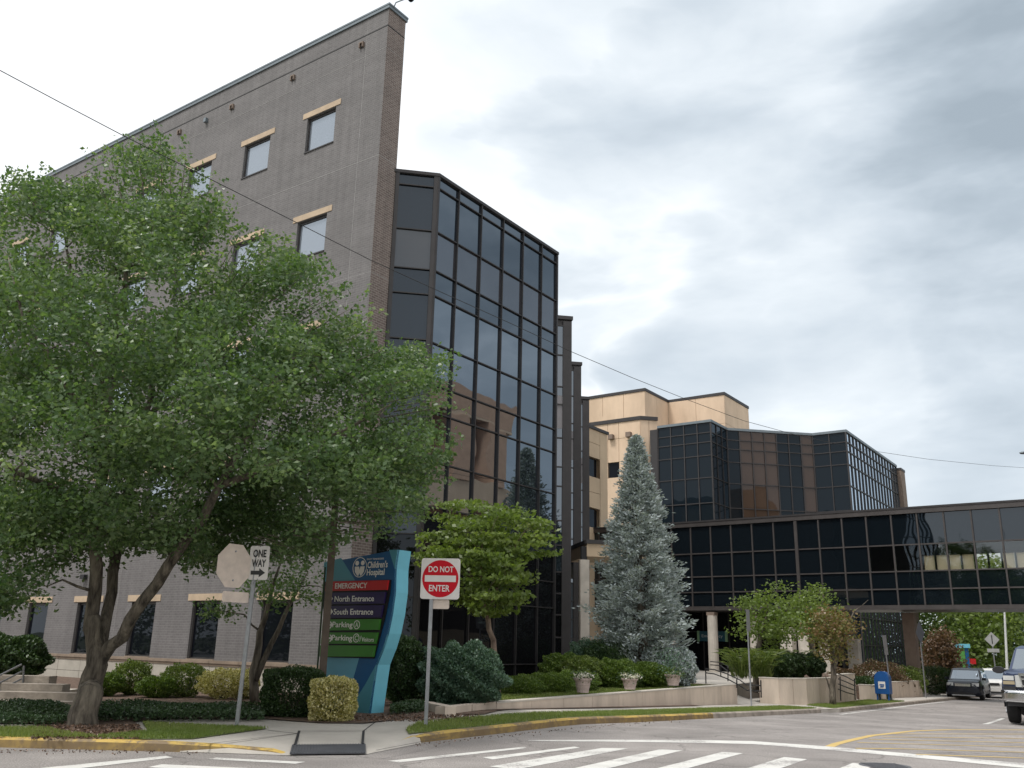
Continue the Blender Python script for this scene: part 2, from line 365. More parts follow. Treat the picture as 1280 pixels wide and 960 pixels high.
def worn_paint(name, c, under, amount=.5, sc=14):
    m = mat(name, c, .75, .08, 3); nt = m.node_tree; N = nt.nodes.new; L = nt.links.new; b = nt.nodes['Principled BSDF']
    src = b.inputs['Base Color'].links[0].from_socket
    g = N('ShaderNodeNewGeometry'); n = N('ShaderNodeTexNoise'); L(g.outputs['Position'], n.inputs['Vector']); n.inputs['Scale'].default_value = sc; n.inputs['Detail'].default_value = 9; n.inputs['Roughness'].default_value = .7
    n2 = N('ShaderNodeTexNoise'); L(g.outputs['Position'], n2.inputs['Vector']); n2.inputs['Scale'].default_value = 1.3; n2.inputs['Detail'].default_value = 4
    ad = N('ShaderNodeMath'); ad.operation = 'ADD'; L(n.outputs['Fac'], ad.inputs[0]); L(n2.outputs['Fac'], ad.inputs[1])
    mr = N('ShaderNodeMapRange'); L(ad.outputs[0], mr.inputs['Value']); mr.inputs['From Min'].default_value = 1.32 - amount * .5; mr.inputs['From Max'].default_value = 1.42 - amount * .5 + .08
    mx = N('ShaderNodeMixRGB'); L(mr.outputs[0], mx.inputs[0]); L(src, mx.inputs[1]); mx.inputs[2].default_value = (*under, 1)
    L(mx.outputs[0], b.inputs['Base Color']); return m
M_white = worn_paint('white_road_paint', (.60, .59, .56), (.28, .26, .25), .56, 24)
M_yelline = worn_paint('yellow_road_paint', (.52, .37, .13), (.23, .21, .20), .36)
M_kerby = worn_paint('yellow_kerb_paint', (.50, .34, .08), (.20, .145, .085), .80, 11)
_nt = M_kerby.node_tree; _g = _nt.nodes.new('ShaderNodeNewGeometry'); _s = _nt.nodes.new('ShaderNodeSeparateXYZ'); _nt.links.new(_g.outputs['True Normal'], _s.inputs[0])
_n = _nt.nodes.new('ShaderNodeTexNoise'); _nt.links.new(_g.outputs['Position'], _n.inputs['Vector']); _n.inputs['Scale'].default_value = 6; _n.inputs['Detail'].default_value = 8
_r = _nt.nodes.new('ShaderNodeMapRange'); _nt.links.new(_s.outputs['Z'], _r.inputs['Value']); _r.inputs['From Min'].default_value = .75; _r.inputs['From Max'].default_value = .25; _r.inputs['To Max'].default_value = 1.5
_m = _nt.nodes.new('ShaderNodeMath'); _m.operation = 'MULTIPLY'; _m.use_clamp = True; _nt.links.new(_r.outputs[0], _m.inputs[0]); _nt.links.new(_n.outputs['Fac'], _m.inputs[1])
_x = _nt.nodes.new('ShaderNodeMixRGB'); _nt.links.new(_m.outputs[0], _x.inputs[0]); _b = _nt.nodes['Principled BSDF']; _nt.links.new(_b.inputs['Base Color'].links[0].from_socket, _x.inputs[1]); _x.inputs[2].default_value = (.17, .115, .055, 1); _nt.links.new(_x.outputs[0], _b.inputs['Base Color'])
M_kerbg = mat('kerb_concrete', (.30, .26, .22), .92, .3, 3, .4)
M_soil = mat('mulch', (.075, .048, .036), .95, .4, 9, 1.0, 30, c2=(.13, .085, .06))
M_turf = mat('turf_soil', (.10, .12, .04), .95, .3, 4, .5)
M_land = mat('far_ground', (.09, .11, .05), .95, .25, .2, .2)
M_mat = mat('ramp_mat', (.065, .068, .078), .6, .15, 6)
M_iron = mat('cast_iron', (.09, .09, .10), .6, .3, 20, .4)

Kp = [(-2.05, 14.28), (-1.44, 15.85), (-.43, 17.27), (1.13, 19.61), (3.0, 21.9), (5.55, 25.5), (11.0, 33.2)]
Kq = [(11.7, 33.6), (18.2, 43.0), (24.6, 52.2), (36.5, 69.2), (75.5, 124.5)]
NI = Vector((-.817, .576))       # inward normal of the kerb (towards the hospital)
def off(pl, d):
    r = []
    for i, p in enumerate(pl):
        a = Vector(pl[max(i - 1, 0)]); b = Vector(pl[min(i + 1, len(pl) - 1)]); t = (b - a).normalized(); r.append(Vector(p) + Vector((-t.y, t.x)) * d)
    return r
KL = [(-90, 17.5), (-20, 14.9), (-7.3, 14.05), (-5.0, 13.98), (-3.35, 13.95)]
drape([(-900, -700), (900, -700), (1600, 1500), (-1600, 1500)], 'ground', M_land, -.03)
road = [*KL, (-3.1, 13.9), *Kp, (11.3, 33.4), *Kq, (200, 300), (212, 291), (95.5, 117), (43.5, 44.0), (17.2, 12.2), (20, 9.5), (90, 9.5), (90, -9), (-90, -9)]
drape(road, 'road', M_asph, 0)
KLp = (-4.65, 14.08); KRp = (-1.42, 16.05)
walk = [*off(KL, .12)[:-2], (-5.0, 14.10), KLp, tuple(onG(372, 917, .12))[:2], tuple(onG(454, 917, .12))[:2], KRp, *off(Kp[2:], .12), *off(Kq[:4], .12),
        (30, 74), (12, 45), (8.3, 35.2), (4, 33), (-2.6, 27), (-6, 28), (-37, 50), (-90, 80)]
drape(walk, 'sidewalk', M_walk, .12)
# kerb ramp with its side flares
rmp = MB()
b1, b2 = onG(372, 917, .12), onG(454, 917, .12); f1, f2 = onG(360, 944, .006), onG(459, 942.5, .006)
kl, kr = Vector((*KLp, .12)), Vector((*KRp, .12)); kl0, kr0 = Vector((-4.65, 13.97, .006)), Vector((-1.35, 15.8, .006))
rmp.poly([f1, f2, b2, b1]); rmp.poly([kl, f1, b1]); rmp.poly([f2, kr, b2]); rmp.poly([kl, kl0, f1]); rmp.poly([f2, kr0, kr])
reg(build(rmp, 'kerb_ramp', M_walk), kind='structure')
md = MB()
ma, mb_, mc, md_ = onG(362, 943, .02), onG(457, 942, .02), onG(457, 931, .062), onG(365, 932, .062)
md.prism([ma, mb_, mc, md_], (0, 0, .014))
for i in range(26):
    t0 = (i + .3) / 26; t1 = (i + .62) / 26
    up = Vector((0, 0, .0155)); md.prism([ma.lerp(mb_, t0) + up, ma.lerp(mb_, t1) + up, md_.lerp(mc, t1) + up, md_.lerp(mc, t0) + up], (0, 0, .009))
reg(build(md, 'ramp_mat', M_mat), 'dark ribbed warning mat across the kerb ramp at the street corner', 'ramp mat')
for a, b in (((369, 931), (374, 914)), ((453, 930), (454.5, 914))):
    jt = MB(); p, q = onG(*a, .075 if a[1] > 925 else .12), onG(*b, .124); w = Vector((.02, 0, 0)); jt.prism([p - w, p + w, q + w, q - w], (0, 0, .01)); reg(build(jt, 'pavement_joint', M_black), kind='structure')
# sidewalk joints (recessed grooves shown as thin dark inlays)
def joint(p, q, w=.012):
    p = Vector((p[0], p[1], 0)); q = Vector((q[0], q[1], 0)); d = (q - p).normalized(); n = Vector((-d.y, d.x, 0)) * w
    drape([(p - n)[:2], (q - n)[:2], (q + n)[:2], (p + n)[:2]], 'pavement_joint', M_black, .1232)
for t in np.arange(1.5, 46, 1.55):
    base = Vector((-.2, 22.46)) + Vector((.576, .817)) * (t - 2.5)
    if t < 1: continue
    joint(base - NI * .02, base - NI * 1.28)
for a, b in (((250, 931), (372, 917)), ((470, 938), (560, 921)), ((454, 914), (470, 902)), ((335, 913), (372, 917)), ((374, 914), (454, 914))):
    joint(onG(*a, .12), onG(*b, .12))

def kerb(pl, name, m, h0=1.0, h1=1.0, dz=.135, w=.17):
    mb = MB(); inn = off(pl, w); n = len(pl)
    # densify
    P, Q = [], []
    for i in range(n - 1):
        k = max(1, int((Vector(pl[i + 1]) - Vector(pl[i])).length / .6))
        for j in range(k):
            P.append(Vector(pl[i]).lerp(Vector(pl[i + 1]), j / k)); Q.append(Vector(inn[i]).lerp(Vector(inn[i + 1]), j / k))
    P.append(Vector(pl[-1])); Q.append(Vector(inn[-1])); n = len(P); rows = []
    for i in range(n):
        e = 1.0
        if h0 < 1: e = min(e, h0 + (1 - h0) * min(1, i / 2.5))
        if h1 < 1: e = min(e, h1 + (1 - h1) * min(1, (n - 1 - i) / 2.5))
        p, q = P[i], Q[i]; g = gz(p.x, p.y); g2 = gz(q.x, q.y); jx = random.uniform(-.006, .006)
        d = (q - p) / w
        rows.append([(p.x, p.y, g - .02), (p.x + d.x * .015, p.y + d.y * .015, g + (dz - .03) * e), (p.x + d.x * (.045 + jx), p.y + d.y * (.045 + jx), g + dz * e), (q.x, q.y, g2 + dz * e), (q.x, q.y, g2 - .02)])
    mb.loft(rows, closed=False)
    return reg(build(mb, name, m, smooth=False), kind='structure')
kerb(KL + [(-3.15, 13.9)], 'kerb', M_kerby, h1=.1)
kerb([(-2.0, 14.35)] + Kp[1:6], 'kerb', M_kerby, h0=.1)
kerb(Kp[5:] + [(11.3, 33.9)], 'kerb', M_kerbg)
kerb(Kq, 'kerb', M_kerbg)
kerb([(95.5, 117), (43.5, 44.0), (17.2, 12.2)], 'kerb', M_kerbg)
# far-side pavement
drape([(95.5, 117), (43.5, 44), (17.2, 12.2), (20, 9.5), (90, 9.5), (130, 90)], 'far_sidewalk', M_walk, .12)

# painted markings
def mark(pxs, m=None, name='road_marking', dz=.004):
    return drape([tuple(onG(x, y, dz))[:2] for x, y in pxs], name, m or M_white, dz)
for q in ([(484.9, 951), (655.6, 933.4), (659.5, 935), (499.3, 953)], [(603.5, 946.7), (718, 933.2), (724.9, 934.6), (616, 949.2)],
          [(612, 958), (752.6, 934.9), (786, 935.4), (645, 962)], [(700, 964), (824.5, 936.7), (853.2, 937.9), (746, 964)],
          [(806, 964), (903, 939.9), (929, 941.5), (846, 964)], [(922, 964), (980, 946.2), (1009, 949), (965, 964)], [(1040, 964), (1066, 953.5), (1093, 957), (1075, 964)],
          [(50, 960), (208, 944.8), (216, 946.9), (85, 962)], [(259, 948.9), (270, 947), (382, 952.3), (369, 954.6)], [(185, 959), (202, 955.3), (310, 960), (290, 965)]):
    mark(q)
el = [(660, 925.2, 926.2), (760, 924.6, 927), (860, 924.8, 928.2), (940, 926.2, 930), (1037, 933.2, 937.4), (1142, 942.4, 946.8), (1280, 954, 959.8), (1400, 966, 973)]
mark([(x, a) for x, a, b in el] + [(x, b) for x, a, b in el[::-1]], name='edge_line')
def stripe(pxs, w, m, name='road_marking', dz=.004):
    P = [Vector(onG(x, y, dz)[:2]) for x, y in pxs]; A = off([tuple(p) for p in P], w / 2); B = off([tuple(p) for p in P], -w / 2)
    drape([tuple(p) for p in A] + [tuple(p) for p in B[::-1]], name, m, dz)
stripe([(1037, 933.2), (1062, 925.5), (1090, 919.3), (1142, 913.6), (1188, 912), (1290, 912.4)], .16, M_yelline, 'yellow_hatching')
for a, b in (((1118, 917.2), (1290, 917.6)), ((1103, 921), (1290, 923)), ((1086, 924), (1290, 928.5)), ((1072, 928), (1290, 934)), ((1070, 935.4), (1290, 940.5)), ((1145, 942.8), (1290, 948))):
    stripe([a, b], .10, M_yelline, 'yellow_hatching', .0045)
stripe([(1230.7, 905.2), (1254, 898)], .14, M_white); stripe([(1232, 905), (1285, 908)], .14, M_white)
stripe([(1050, 893), (1100, 887), (1150, 880.5), (1180, 877.5)], .12, M_white)
mh = MB(); c = onG(1106, 957.5, .0); mh.disc(c + Vector((0, 0, .006)), .36, (0, 0, 1), 28)
for k in range(-3, 4): mh.fbox(Fr(c, 90), -.26, .26, k * .085 - .02, k * .085 + .02, .0065, .011)
reg(build(mh, 'manhole_cover', M_iron, fix=False), 'round grey manhole cover in the road below the yellow hatching', 'manhole cover')
M_ring = mat('manhole_ring', (.14, .135, .13), .8, .2, 8)

# ---------------- vegetation helpers
def leafmesh(name, C, mat, parent=None, length=.1, width=.06, dirs=None, tone=None, fold=.15, droop=0.3, jit=.3, kind=None):
    n = len(C); C = np.asarray(C, float)
    d = rng.normal(size=(n, 3)) if dirs is None else np.asarray(dirs) + rng.normal(size=(n, 3)) * jit
    if dirs is None: d[:, 2] = d[:, 2] * .45 - droop
    d /= np.linalg.norm(d, axis=1, keepdims=True) + 1e-9
    r = rng.normal(size=(n, 3)); r[:, 2] *= .5
    a = np.cross(d, r); a /= np.linalg.norm(a, axis=1, keepdims=True) + 1e-9
    nrm = np.cross(d, a)
    l = (length * rng.uniform(.6, 1.3, n))[:, None]; w = (width * rng.uniform(.6, 1.3, n))[:, None]
    p0 = C - d * l * .5; p2 = C + d * l * .5; mid = C + nrm * l * fold * .5
    p1 = mid + a * w * .5 - d * l * .08; p3 = mid - a * w * .5 - d * l * .08
    V = np.stack([p0, p1, p2, p3], 1).reshape(-1, 3)
    if parent is not None: V = V - np.array(WL[parent])
    me = bpy.data.meshes.new(name); me.vertices.add(4 * n); me.vertices.foreach_set('co', V.astype(np.float32).ravel())
    me.loops.add(4 * n); me.loops.foreach_set('vertex_index', np.arange(4 * n, dtype=np.int32))
    me.polygons.add(n); me.polygons.foreach_set('loop_start', np.arange(0, 4 * n, 4, dtype=np.int32)); me.polygons.foreach_set('loop_total', np.full(n, 4, dtype=np.int32))
    t = rng.uniform(0, 1, n) if tone is None else np.clip(tone, 0, 1)
    at_ = me.attributes.new('tone', 'FLOAT', 'POINT'); at_.data.foreach_set('value', np.repeat(t, 4).astype(np.float32))
    me.update(); me.materials.append(mat)
    o = bpy.data.objects.new(name, me); col.objects.link(o)
    if parent is not None: o.parent = parent; WL[o] = WL[parent]
    else: WL[o] = Vector((0, 0, 0))
    if kind: o['kind'] = kind
    return o
def cluster_pts(cs, per, rad, flat=.6):
    cs = np.asarray(cs, float); k = len(cs)
    p = np.clip(rng.normal(size=(k, per, 3)), -1.9, 1.9) * np.array([1, 1, flat]) * np.reshape(rad, (-1, 1, 1)) * .55
    t = np.repeat(np.clip(rng.normal(.5, .22, k), 0, 1), per) * .6 + rng.uniform(0, 1, k * per) * .4
    return (cs[:, None, :] + p).reshape(-1, 3), t

def spray_pts(cs, per, ctr, L_, r):
    "leaves set along short outward-reaching sprays"
    cs = np.asarray(cs, float); k = len(cs); d = cs - np.array(ctr); d[:, 2] *= .55; d /= np.linalg.norm(d, axis=1, keepdims=True) + 1e-6
    d[:, 2] += .30; d += rng.normal(size=(k, 3)) * .38; d /= np.linalg.norm(d, axis=1, keepdims=True)
    u = rng.uniform(-.5, .5, (k, per, 1)); ll = L_ * rng.uniform(.6, 1.25, (k, 1, 1))
    side = np.clip(rng.normal(size=(k, per, 3)), -1.8, 1.8) * np.array([1, 1, .62]) * r * (1.15 - 1.3 * np.clip(u, 0, .5))
    p = cs[:, None, :] + d[:, None, :] * u * ll + side
    t = np.repeat(np.clip(rng.normal(.45, .2, k), 0, 1), per) * .6 + rng.uniform(0, 1, k * per) * .45
    return p.reshape(-1, 3), t

def grow(mb, limbs, targets, r_tip=.010, seg=4, up=.25, nside=5):
    "main limbs given as polylines with radii; every target gets a twig from the nearest wood"
    P, Rr = [], []
    for pl, rr in limbs:
        pts = [Vector(p) for p in pl]; dense, dr = [], []
        for i in range(len(pts) - 1):
            k = max(2, int((pts[i + 1] - pts[i]).length / .3))
            for j in range(k):
                u = j / k; q = pts[i].lerp(pts[i + 1], u) + Vector(rng.normal(size=3)) * .02; dense.append(q); dr.append(rr[i] * (1 - u) + rr[i + 1] * u)
        dense.append(pts[-1]); dr.append(rr[-1]); mb.tube(dense, dr, 9 if rr[0] > .05 else 6)
        P += [tuple(q) for q in dense[1:]]; Rr += dr[1:]
    P = np.array(P); Rr = np.array(Rr); T = np.asarray(targets, float)
    order = np.argsort([np.min(np.linalg.norm(P - t, axis=1)) for t in T])
    for i in order:
        t = T[i]; dd = np.linalg.norm(P - t, axis=1) + np.maximum(0, P[:, 2] - t[2] + .1) * 1.2
        j = int(np.argmin(dd)); a = P[j]; L_ = np.linalg.norm(t - a)
        if L_ < .05: continue
        r0 = min(Rr[j] * .75, .008 + .022 * L_ ** .8); k = max(2, min(7, int(L_ / .3) + 1)); pts, rs = [], []
        for m in range(k + 1):
            u = m / k; q = a * (1 - u) + t * u; q = q + np.array([0, 0, up * L_ * .5 * math.sin(pi * u) * .6]) + (rng.normal(size=3) * .035 * L_ if 0 < m < k else 0)
            pts.append(tuple(q)); rs.append(r0 * (1 - u) + r_tip * .5 * u)
        mb.tube(pts, rs, nside, cap=False)
        P = np.vstack([P, np.array(pts[1:])]); Rr = np.concatenate([Rr, np.array(rs[1:])])
def inpoly(x, y, poly):
    c = False; n = len(poly); j = n - 1
    for i in range(n):
        xi, yi = poly[i]; xj, yj = poly[j]
        if (yi > y) != (yj > y) and x < (xj - xi) * (y - yi) / (yj - yi) + xi: c = not c
        j = i
    return c
def edgedist(x, y, poly):
    m = 1e9; n = len(poly)
    for i in range(n):
        ax, ay = poly[i]; bx, by = poly[(i + 1) % n]; dx, dy = bx - ax, by - ay
        t = max(0, min(1, ((x - ax) * dx + (y - ay) * dy) / (dx * dx + dy * dy + 1e-9))); m = min(m, math.hypot(x - ax - t * dx, y - ay - t * dy))
    return m

M_bark = mat('bark', (.055, .043, .034), .95, .5, 9, 1.0, 16, c2=(.135, .115, .09), stretch=(1, 1, .22)); [setattr(n_.inputs['Distance'], 'default_value', .07) for n_ in M_bark.node_tree.nodes if n_.type == 'BUMP']
M_bark2 = mat('pale_bark', (.16, .11, .085), .95, .35, 8, .8, 30, c2=(.24, .18, .14), stretch=(1, 1, .4))
Lf_maple = leaf_mat('maple_leaf', [(.036, .078, .028), (.070, .126, .048), (.125, .190, .080), (.26, .32, .18)], .38, .38, .5)
Lf_dog = leaf_mat('dogwood_leaf', [(.080, .125, .028), (.135, .19, .045), (.23, .29, .09)], .4)
Lf_spruce = leaf_mat('spruce_needle', [(.16, .195, .19), (.35, .40, .41), (.58, .63, .66)], .12, .6, .25)
Lf_bush = leaf_mat('dark_hedge_leaf', [(.020, .044, .014), (.036, .068, .022), (.062, .105, .034)], .2)
Lf_bright = leaf_mat('bright_hedge_leaf', [(.055, .10, .016), (.095, .155, .026), (.17, .23, .05)], .3)
Lf_teal = leaf_mat('blue_green_leaf', [(.042, .085, .055), (.075, .135, .090), (.13, .20, .14)], .2)
Lf_gold = leaf_mat('variegated_leaf', [(.14, .15, .03), (.40, .35, .12), (.62, .56, .30), (.75, .70, .48)], .3)
Lf_ivy = leaf_mat('ground_cover_leaf', [(.020, .046, .018), (.038, .072, .028), (.068, .112, .045)], .15)
Lf_red = leaf_mat('reddish_leaf', [(.05, .035, .018), (.10, .055, .03), (.15, .09, .05), (.07, .09, .03)], .2)
Lf_lily = leaf_mat('lily_leaf', [(.06, .10, .02), (.12, .17, .035), (.19, .23, .07)], .3)
Lf_grass = leaf_mat('grass_blade', [(.10, .155, .032), (.16, .215, .052), (.27, .30, .11)], .35)
Lf_flower = leaf_mat('white_flower', [(.55, .52, .48), (.75, .74, .7)], .2)
Lf_far = leaf_mat('far_leaf', [(.04, .075, .025), (.075, .12, .035), (.13, .17, .055)], .35)

def shrub(name, c, rx, ry, rz, n, lf, label, cat='shrub', group=None, leaf=.05, boxy=False, noise=.12, shell=.35):
    "bush of small leaves spread through the outer shell of a rounded or clipped body"
    c = Vector(c); t = thing(name, c, label, cat, group); n = int(n * (3.6 if boxy else 2.1)); leaf *= 1.08
    if boxy:
        p = rng.uniform(-1, 1, (n, 3)); ax = rng.integers(0, 3, n); sg = rng.choice([-1, 1], n)
        p[np.arange(n), ax] = sg * rng.uniform(.72, 1.04, n)
        q_ = np.max(np.abs(p), axis=1, keepdims=True); l2 = np.linalg.norm(p, axis=1, keepdims=True); p = p * (q_ / l2 * 1.18) ** .38
        p *= (1 + .05 * np.sin(p[:, :1] * 5 + c.x) * np.cos(p[:, 1:2] * 6) + .04 * np.sin(p[:, 2:3] * 7 + p[:, :1] * 4))
    else:
        d = rng.normal(size=(n, 3)); d /= np.linalg.norm(d, axis=1, keepdims=True)
        bump_ = 1 + noise * (np.sin(d[:, 0] * 7 + c.x * 3) * np.cos(d[:, 1] * 6 + c.y) + .6 * np.sin(d[:, 2] * 11 + d[:, 0] * 9))
        p = d * (1 - shell * rng.uniform(0, 1, n) ** 1.6)[:, None] * bump_[:, None]
    p = p * np.array([rx, ry, rz]) + np.array([0, 0, rz])
    p[:, 2] = np.maximum(p[:, 2], .01); P = p + np.array(c)
    dirs = p.copy(); dirs[:, 2] = dirs[:, 2] - rz * .6 + .2
    leafmesh('foliage', P, lf, t, leaf, leaf * .6, dirs=dirs / (np.linalg.norm(dirs, axis=1, keepdims=True) + 1e-6), jit=.7)
    tw = MB()
    for k in range(7):
        a = 2 * pi * k / 7 + .3; tw.tube([c + Vector((0.03 * cos(a), .03 * sin(a), 0)), c + Vector((rx * .35 * cos(a), ry * .35 * sin(a), rz * .7)), c + Vector((rx * .6 * cos(a), ry * .6 * sin(a), rz * 1.35))], [.02, .013, .006], 5)
    build(tw, 'stem', M_bark, t, fix=False)
    return t

def grassy(pts, n, name='grass', h=.07, dz=.125, lf=None, turf=True, w=.012):
    if turf: drape(pts, 'lawn', M_turf, dz + .006)
    xs = [p[0] for p in pts]; ys = [p[1] for p in pts]; C = []
    while len(C) < n:
        x = random.uniform(min(xs), max(xs)); y = random.uniform(min(ys), max(ys))
        if inpoly(x, y, pts): C.append((x, y, gz(x, y) + dz + h * .45))
    d = np.tile(np.array([[0, 0, 1.0]]), (n, 1))
    tone = np.array([.5 + .35 * math.sin(c[0] * 1.7 + c[1] * .9) * math.cos(c[1] * 2.1) for c in C]) * .6 + rng.uniform(0, .5, n)
    o = leafmesh(name, C, lf or Lf_grass, None, h, w, dirs=d, jit=.28, kind='stuff', tone=tone, fold=.3); return o

# concrete apron between the two kerb runs
drape([(10.6, 33.5), (11.0, 33.2), (11.35, 33.3), (11.7, 33.6), (11.3, 34.6), (10.2, 34.5)], 'driveway_apron', M_walk, .125)
ap = MB(); ap.prism([(x, y, gz(x, y) + .128) for x, y in ((10.6, 34.6), (10.93, 33.12), (11.02, 33.17), (11.72, 33.57), (12.1, 34.3), (11.4, 35.5))], (0, 0, -.3)); reg(build(ap, 'driveway_apron', M_walk), kind='structure')
# ------------------------------------------------------------------ text
def text_part(txt, F, s0, s1, zb, zt, o, m, parent, name='lettering', shear=0.0, fat=0.0, depth_=.004, lh=1.0):
    "flat raised lettering filling the box s0..s1, zb..zt on plane frame F"
    cu = bpy.data.curves.new(name, 'FONT'); cu.body = txt; cu.size = 1; cu.extrude = .02; cu.shear = shear; cu.offset = fat; cu.space_line = lh; cu.resolution_u = 3
    to = bpy.data.objects.new(name, cu); col.objects.link(to); dg = bpy.context.evaluated_depsgraph_get()
    me = bpy.data.meshes.new_from_object(to.evaluated_get(dg)); bpy.data.objects.remove(to); bpy.data.curves.remove(cu)
    co = np.empty(len(me.vertices) * 3, np.float32); me.vertices.foreach_get('co', co); co = co.reshape(-1, 3)
    mn, mx_ = co.min(0), co.max(0); k = (co - mn) / np.maximum(mx_ - mn, 1e-6)
    off_ = WL[parent]
    W3 = np.array([tuple(F(s0 + a * (s1 - s0), o + c * depth_, zb + b * (zt - zb)) - off_) for a, b, c in k], np.float32)
    me.vertices.foreach_set('co', W3.ravel()); me.materials.clear(); me.materials.append(m); me.update()
    ob = bpy.data.objects.new(name, me); col.objects.link(ob); ob.parent = parent; WL[ob] = WL[parent]; return ob

# ------------------------------------------------------------------ brick building (left)
C0 = Vector((-4.55, 26.6, 0)); FA = Fr(C0, 125.2); FB = Fr(C0, 35.2); GZ = gz(C0.x, C0.y)
K = 26.6 / 35.5
def zs(z): return EYE + (z - EYE) * K
bb = thing('brick_building', C0, 'long grey brick building with punched windows and a knife-edge end wall on the left', 'building')
cols_s = [-2.97 - 3.42 * i for i in range(12)]
rows_z = [(18.20, 19.60), (14.10, 15.49), (9.99, 11.38), (5.88, 7.27)]
holes = []
for i, s in enumerate(cols_s):
    for z0, z1 in rows_z: holes.append((s - .72, s + .72, z0, z1, 'u'))
    holes.append((s - .70, s + .70, .90, 2.72, 'g'))
TOP = 22.68; S_END = -44.0
sb = sorted({S_END, 0.0, *[h[0] for h in holes], *[h[1] for h in holes]}); zb = sorted({.88, TOP, *[h[2] for h in holes], *[h[3] for h in holes]})
w = MB()
for i in range(len(sb) - 1):
    for j in range(len(zb) - 1):
        a, b, c, d = sb[i], sb[i + 1], zb[j], zb[j + 1]; m_ = ((a + b) / 2, (c + d) / 2)
        if any(h[0] < m_[0] < h[1] and h[2] < m_[1] < h[3] for h in holes): continue
        w.poly([FA(a, 0, c), FA(b, 0, c), FA(b, 0, d), FA(a, 0, d)], [(a, c), (b, c), (b, d), (a, d)])
for h in holes:
    a, b, c, d = h[:4]; r = -.16
    w.poly([FA(a, 0, c), FA(a, 0, d), FA(a, r, d), FA(a, r, c)], [(0, c), (0, d), (r, d), (r, c)])
    w.poly([FA(b, 0, c), FA(b, r, c), FA(b, r, d), FA(b, 0, d)], [(0, c), (r, c), (r, d), (0, d)])
    w.poly([FA(a, 0, d), FA(b, 0, d), FA(b, r, d), FA(a, r, d)]); w.poly([FA(a, 0, c), FA(a, r, c), FA(b, r, c), FA(b, 0, c)])
build(w, 'wall', M_brick, bb, fix=False)
TH = .87
e = MB(); e.poly([FB(0, 0, -.4), FB(TH, 0, -.4), FB(TH, 0, TOP), FB(0, 0, TOP)], [(0, -.4), (TH, -.4), (TH, TOP), (0, TOP)])
build(e, 'end_wall', M_brick2, bb, fix=False)
bk = MB(); bk.poly([FA(0, -TH, -.4), FA(S_END, -TH, -.4), FA(S_END, -TH, TOP), FA(0, -TH, TOP)], [(0, 0), (44, 0), (44, TOP), (0, TOP)])
bk.poly([FA(S_END, 0, -.4), FA(S_END, 0, TOP), FA(S_END, -TH, TOP), FA(S_END, -TH, -.4)]); bk.poly([FA(S_END, 0, TOP), FA(0, 0, TOP), FA(0, -TH, TOP), FA(S_END, -TH, TOP)])
build(bk, 'rear_wall', M_brick2, bb, fix=False)
rf = MB(); rf.fbox(FA, S_END, -1.2, -7.5, -TH - .02, -.5, 16.3); build(rf, 'rear_block', M_brick2, bb, fix=False)
ubox('coping', M_coping, bb, FA, S_END, .05, -TH - .05, .05, TOP, TOP + .17)
ubox('coping', M_coping, bb, FA, S_END, .065, -TH - .065, .065, TOP + .12, TOP + .185)
ubox('dark_joint', M_black, bb, FA, S_END, 0, -.01, .006, 21.98, 22.025); ubox('dark_joint', M_black, bb, FB, 0, TH, -.01, .006, 21.98, 22.025)  # thin black line strips below the coping
for z in (21.12, 16.98, 12.82, 8.62, 4.5):
    ubox('control_joint', M_white_joint, bb, FA, S_END, 0, -.01, .004, z, z + .014); ubox('control_joint', M_white_joint, bb, FB, 0, TH, -.01, .004, z, z + .014)
for s in (-.98, -11.4, -21.6, -31.8):
    ubox('control_joint', M_white_joint, bb, FA, s, s + .012, -.01, .005, .9, TOP - .01)
for h in holes:
    a, b, c, d, k = h
    if k == 'u' and a < -28: 
        pass
    wd = MB(); r0, r1 = -.15, -.09; t = .06
    for q in ((a + .004, a + t, c + .004, d - .004), (b - t, b - .004, c + .004, d - .004), (a + t, b - t, c + .004, c + t), (a + t, b - t, d - t - .03, d - .004)): wd.fbox(FA, q[0], q[1], r0, r1, q[2], q[3])
    wo = build(wd, 'window', M_frame, bb, fix=False)
    ubox('pane', G_win if k == 'u' else G_dwin, wo, FA, a + t, b - t, -.14, -.12, c + t, d - t - .03)
    ubox('sill' if k == 'u' else 'lower_sill', M_frame if k == 'u' else M_ledge, wo, FA, a - .01, b + .01, -.10, .03, c - .035, c + .012)
    lz = d + .02 if k == 'u' else d + .015; lw = .95
    ubox('lintel', M_tanst, bb, FA, (a + b) / 2 - lw, (a + b) / 2 + lw, -.05, .022, lz, lz + .215)
for i, s in enumerate((1.57, 6.26, 10.92, 15.39, 20.01, 24.64, 29.3, 34.0, 38.6)):
    s = -s * K; d_ = MB(); z = 21.55
    for q in ((s - .10, s - .055, z, z + .2), (s + .055, s + .10, z, z + .2), (s - .055, s + .055, z + .155, z + .2)): d_.fbox(FA, q[0], q[1], -.02, .09, q[2], q[3])
    dd = build(d_, 'drain_spout', M_brown, bb, fix=False); ubox('opening', M_black, dd, FA, s - .055, s + .055, -.01, .03, z + .01, z + .155)
ubox('wall_lamp', M_coping, bb, FA, -9.85, -9.7, 0, .12, 21.5, 21.68)
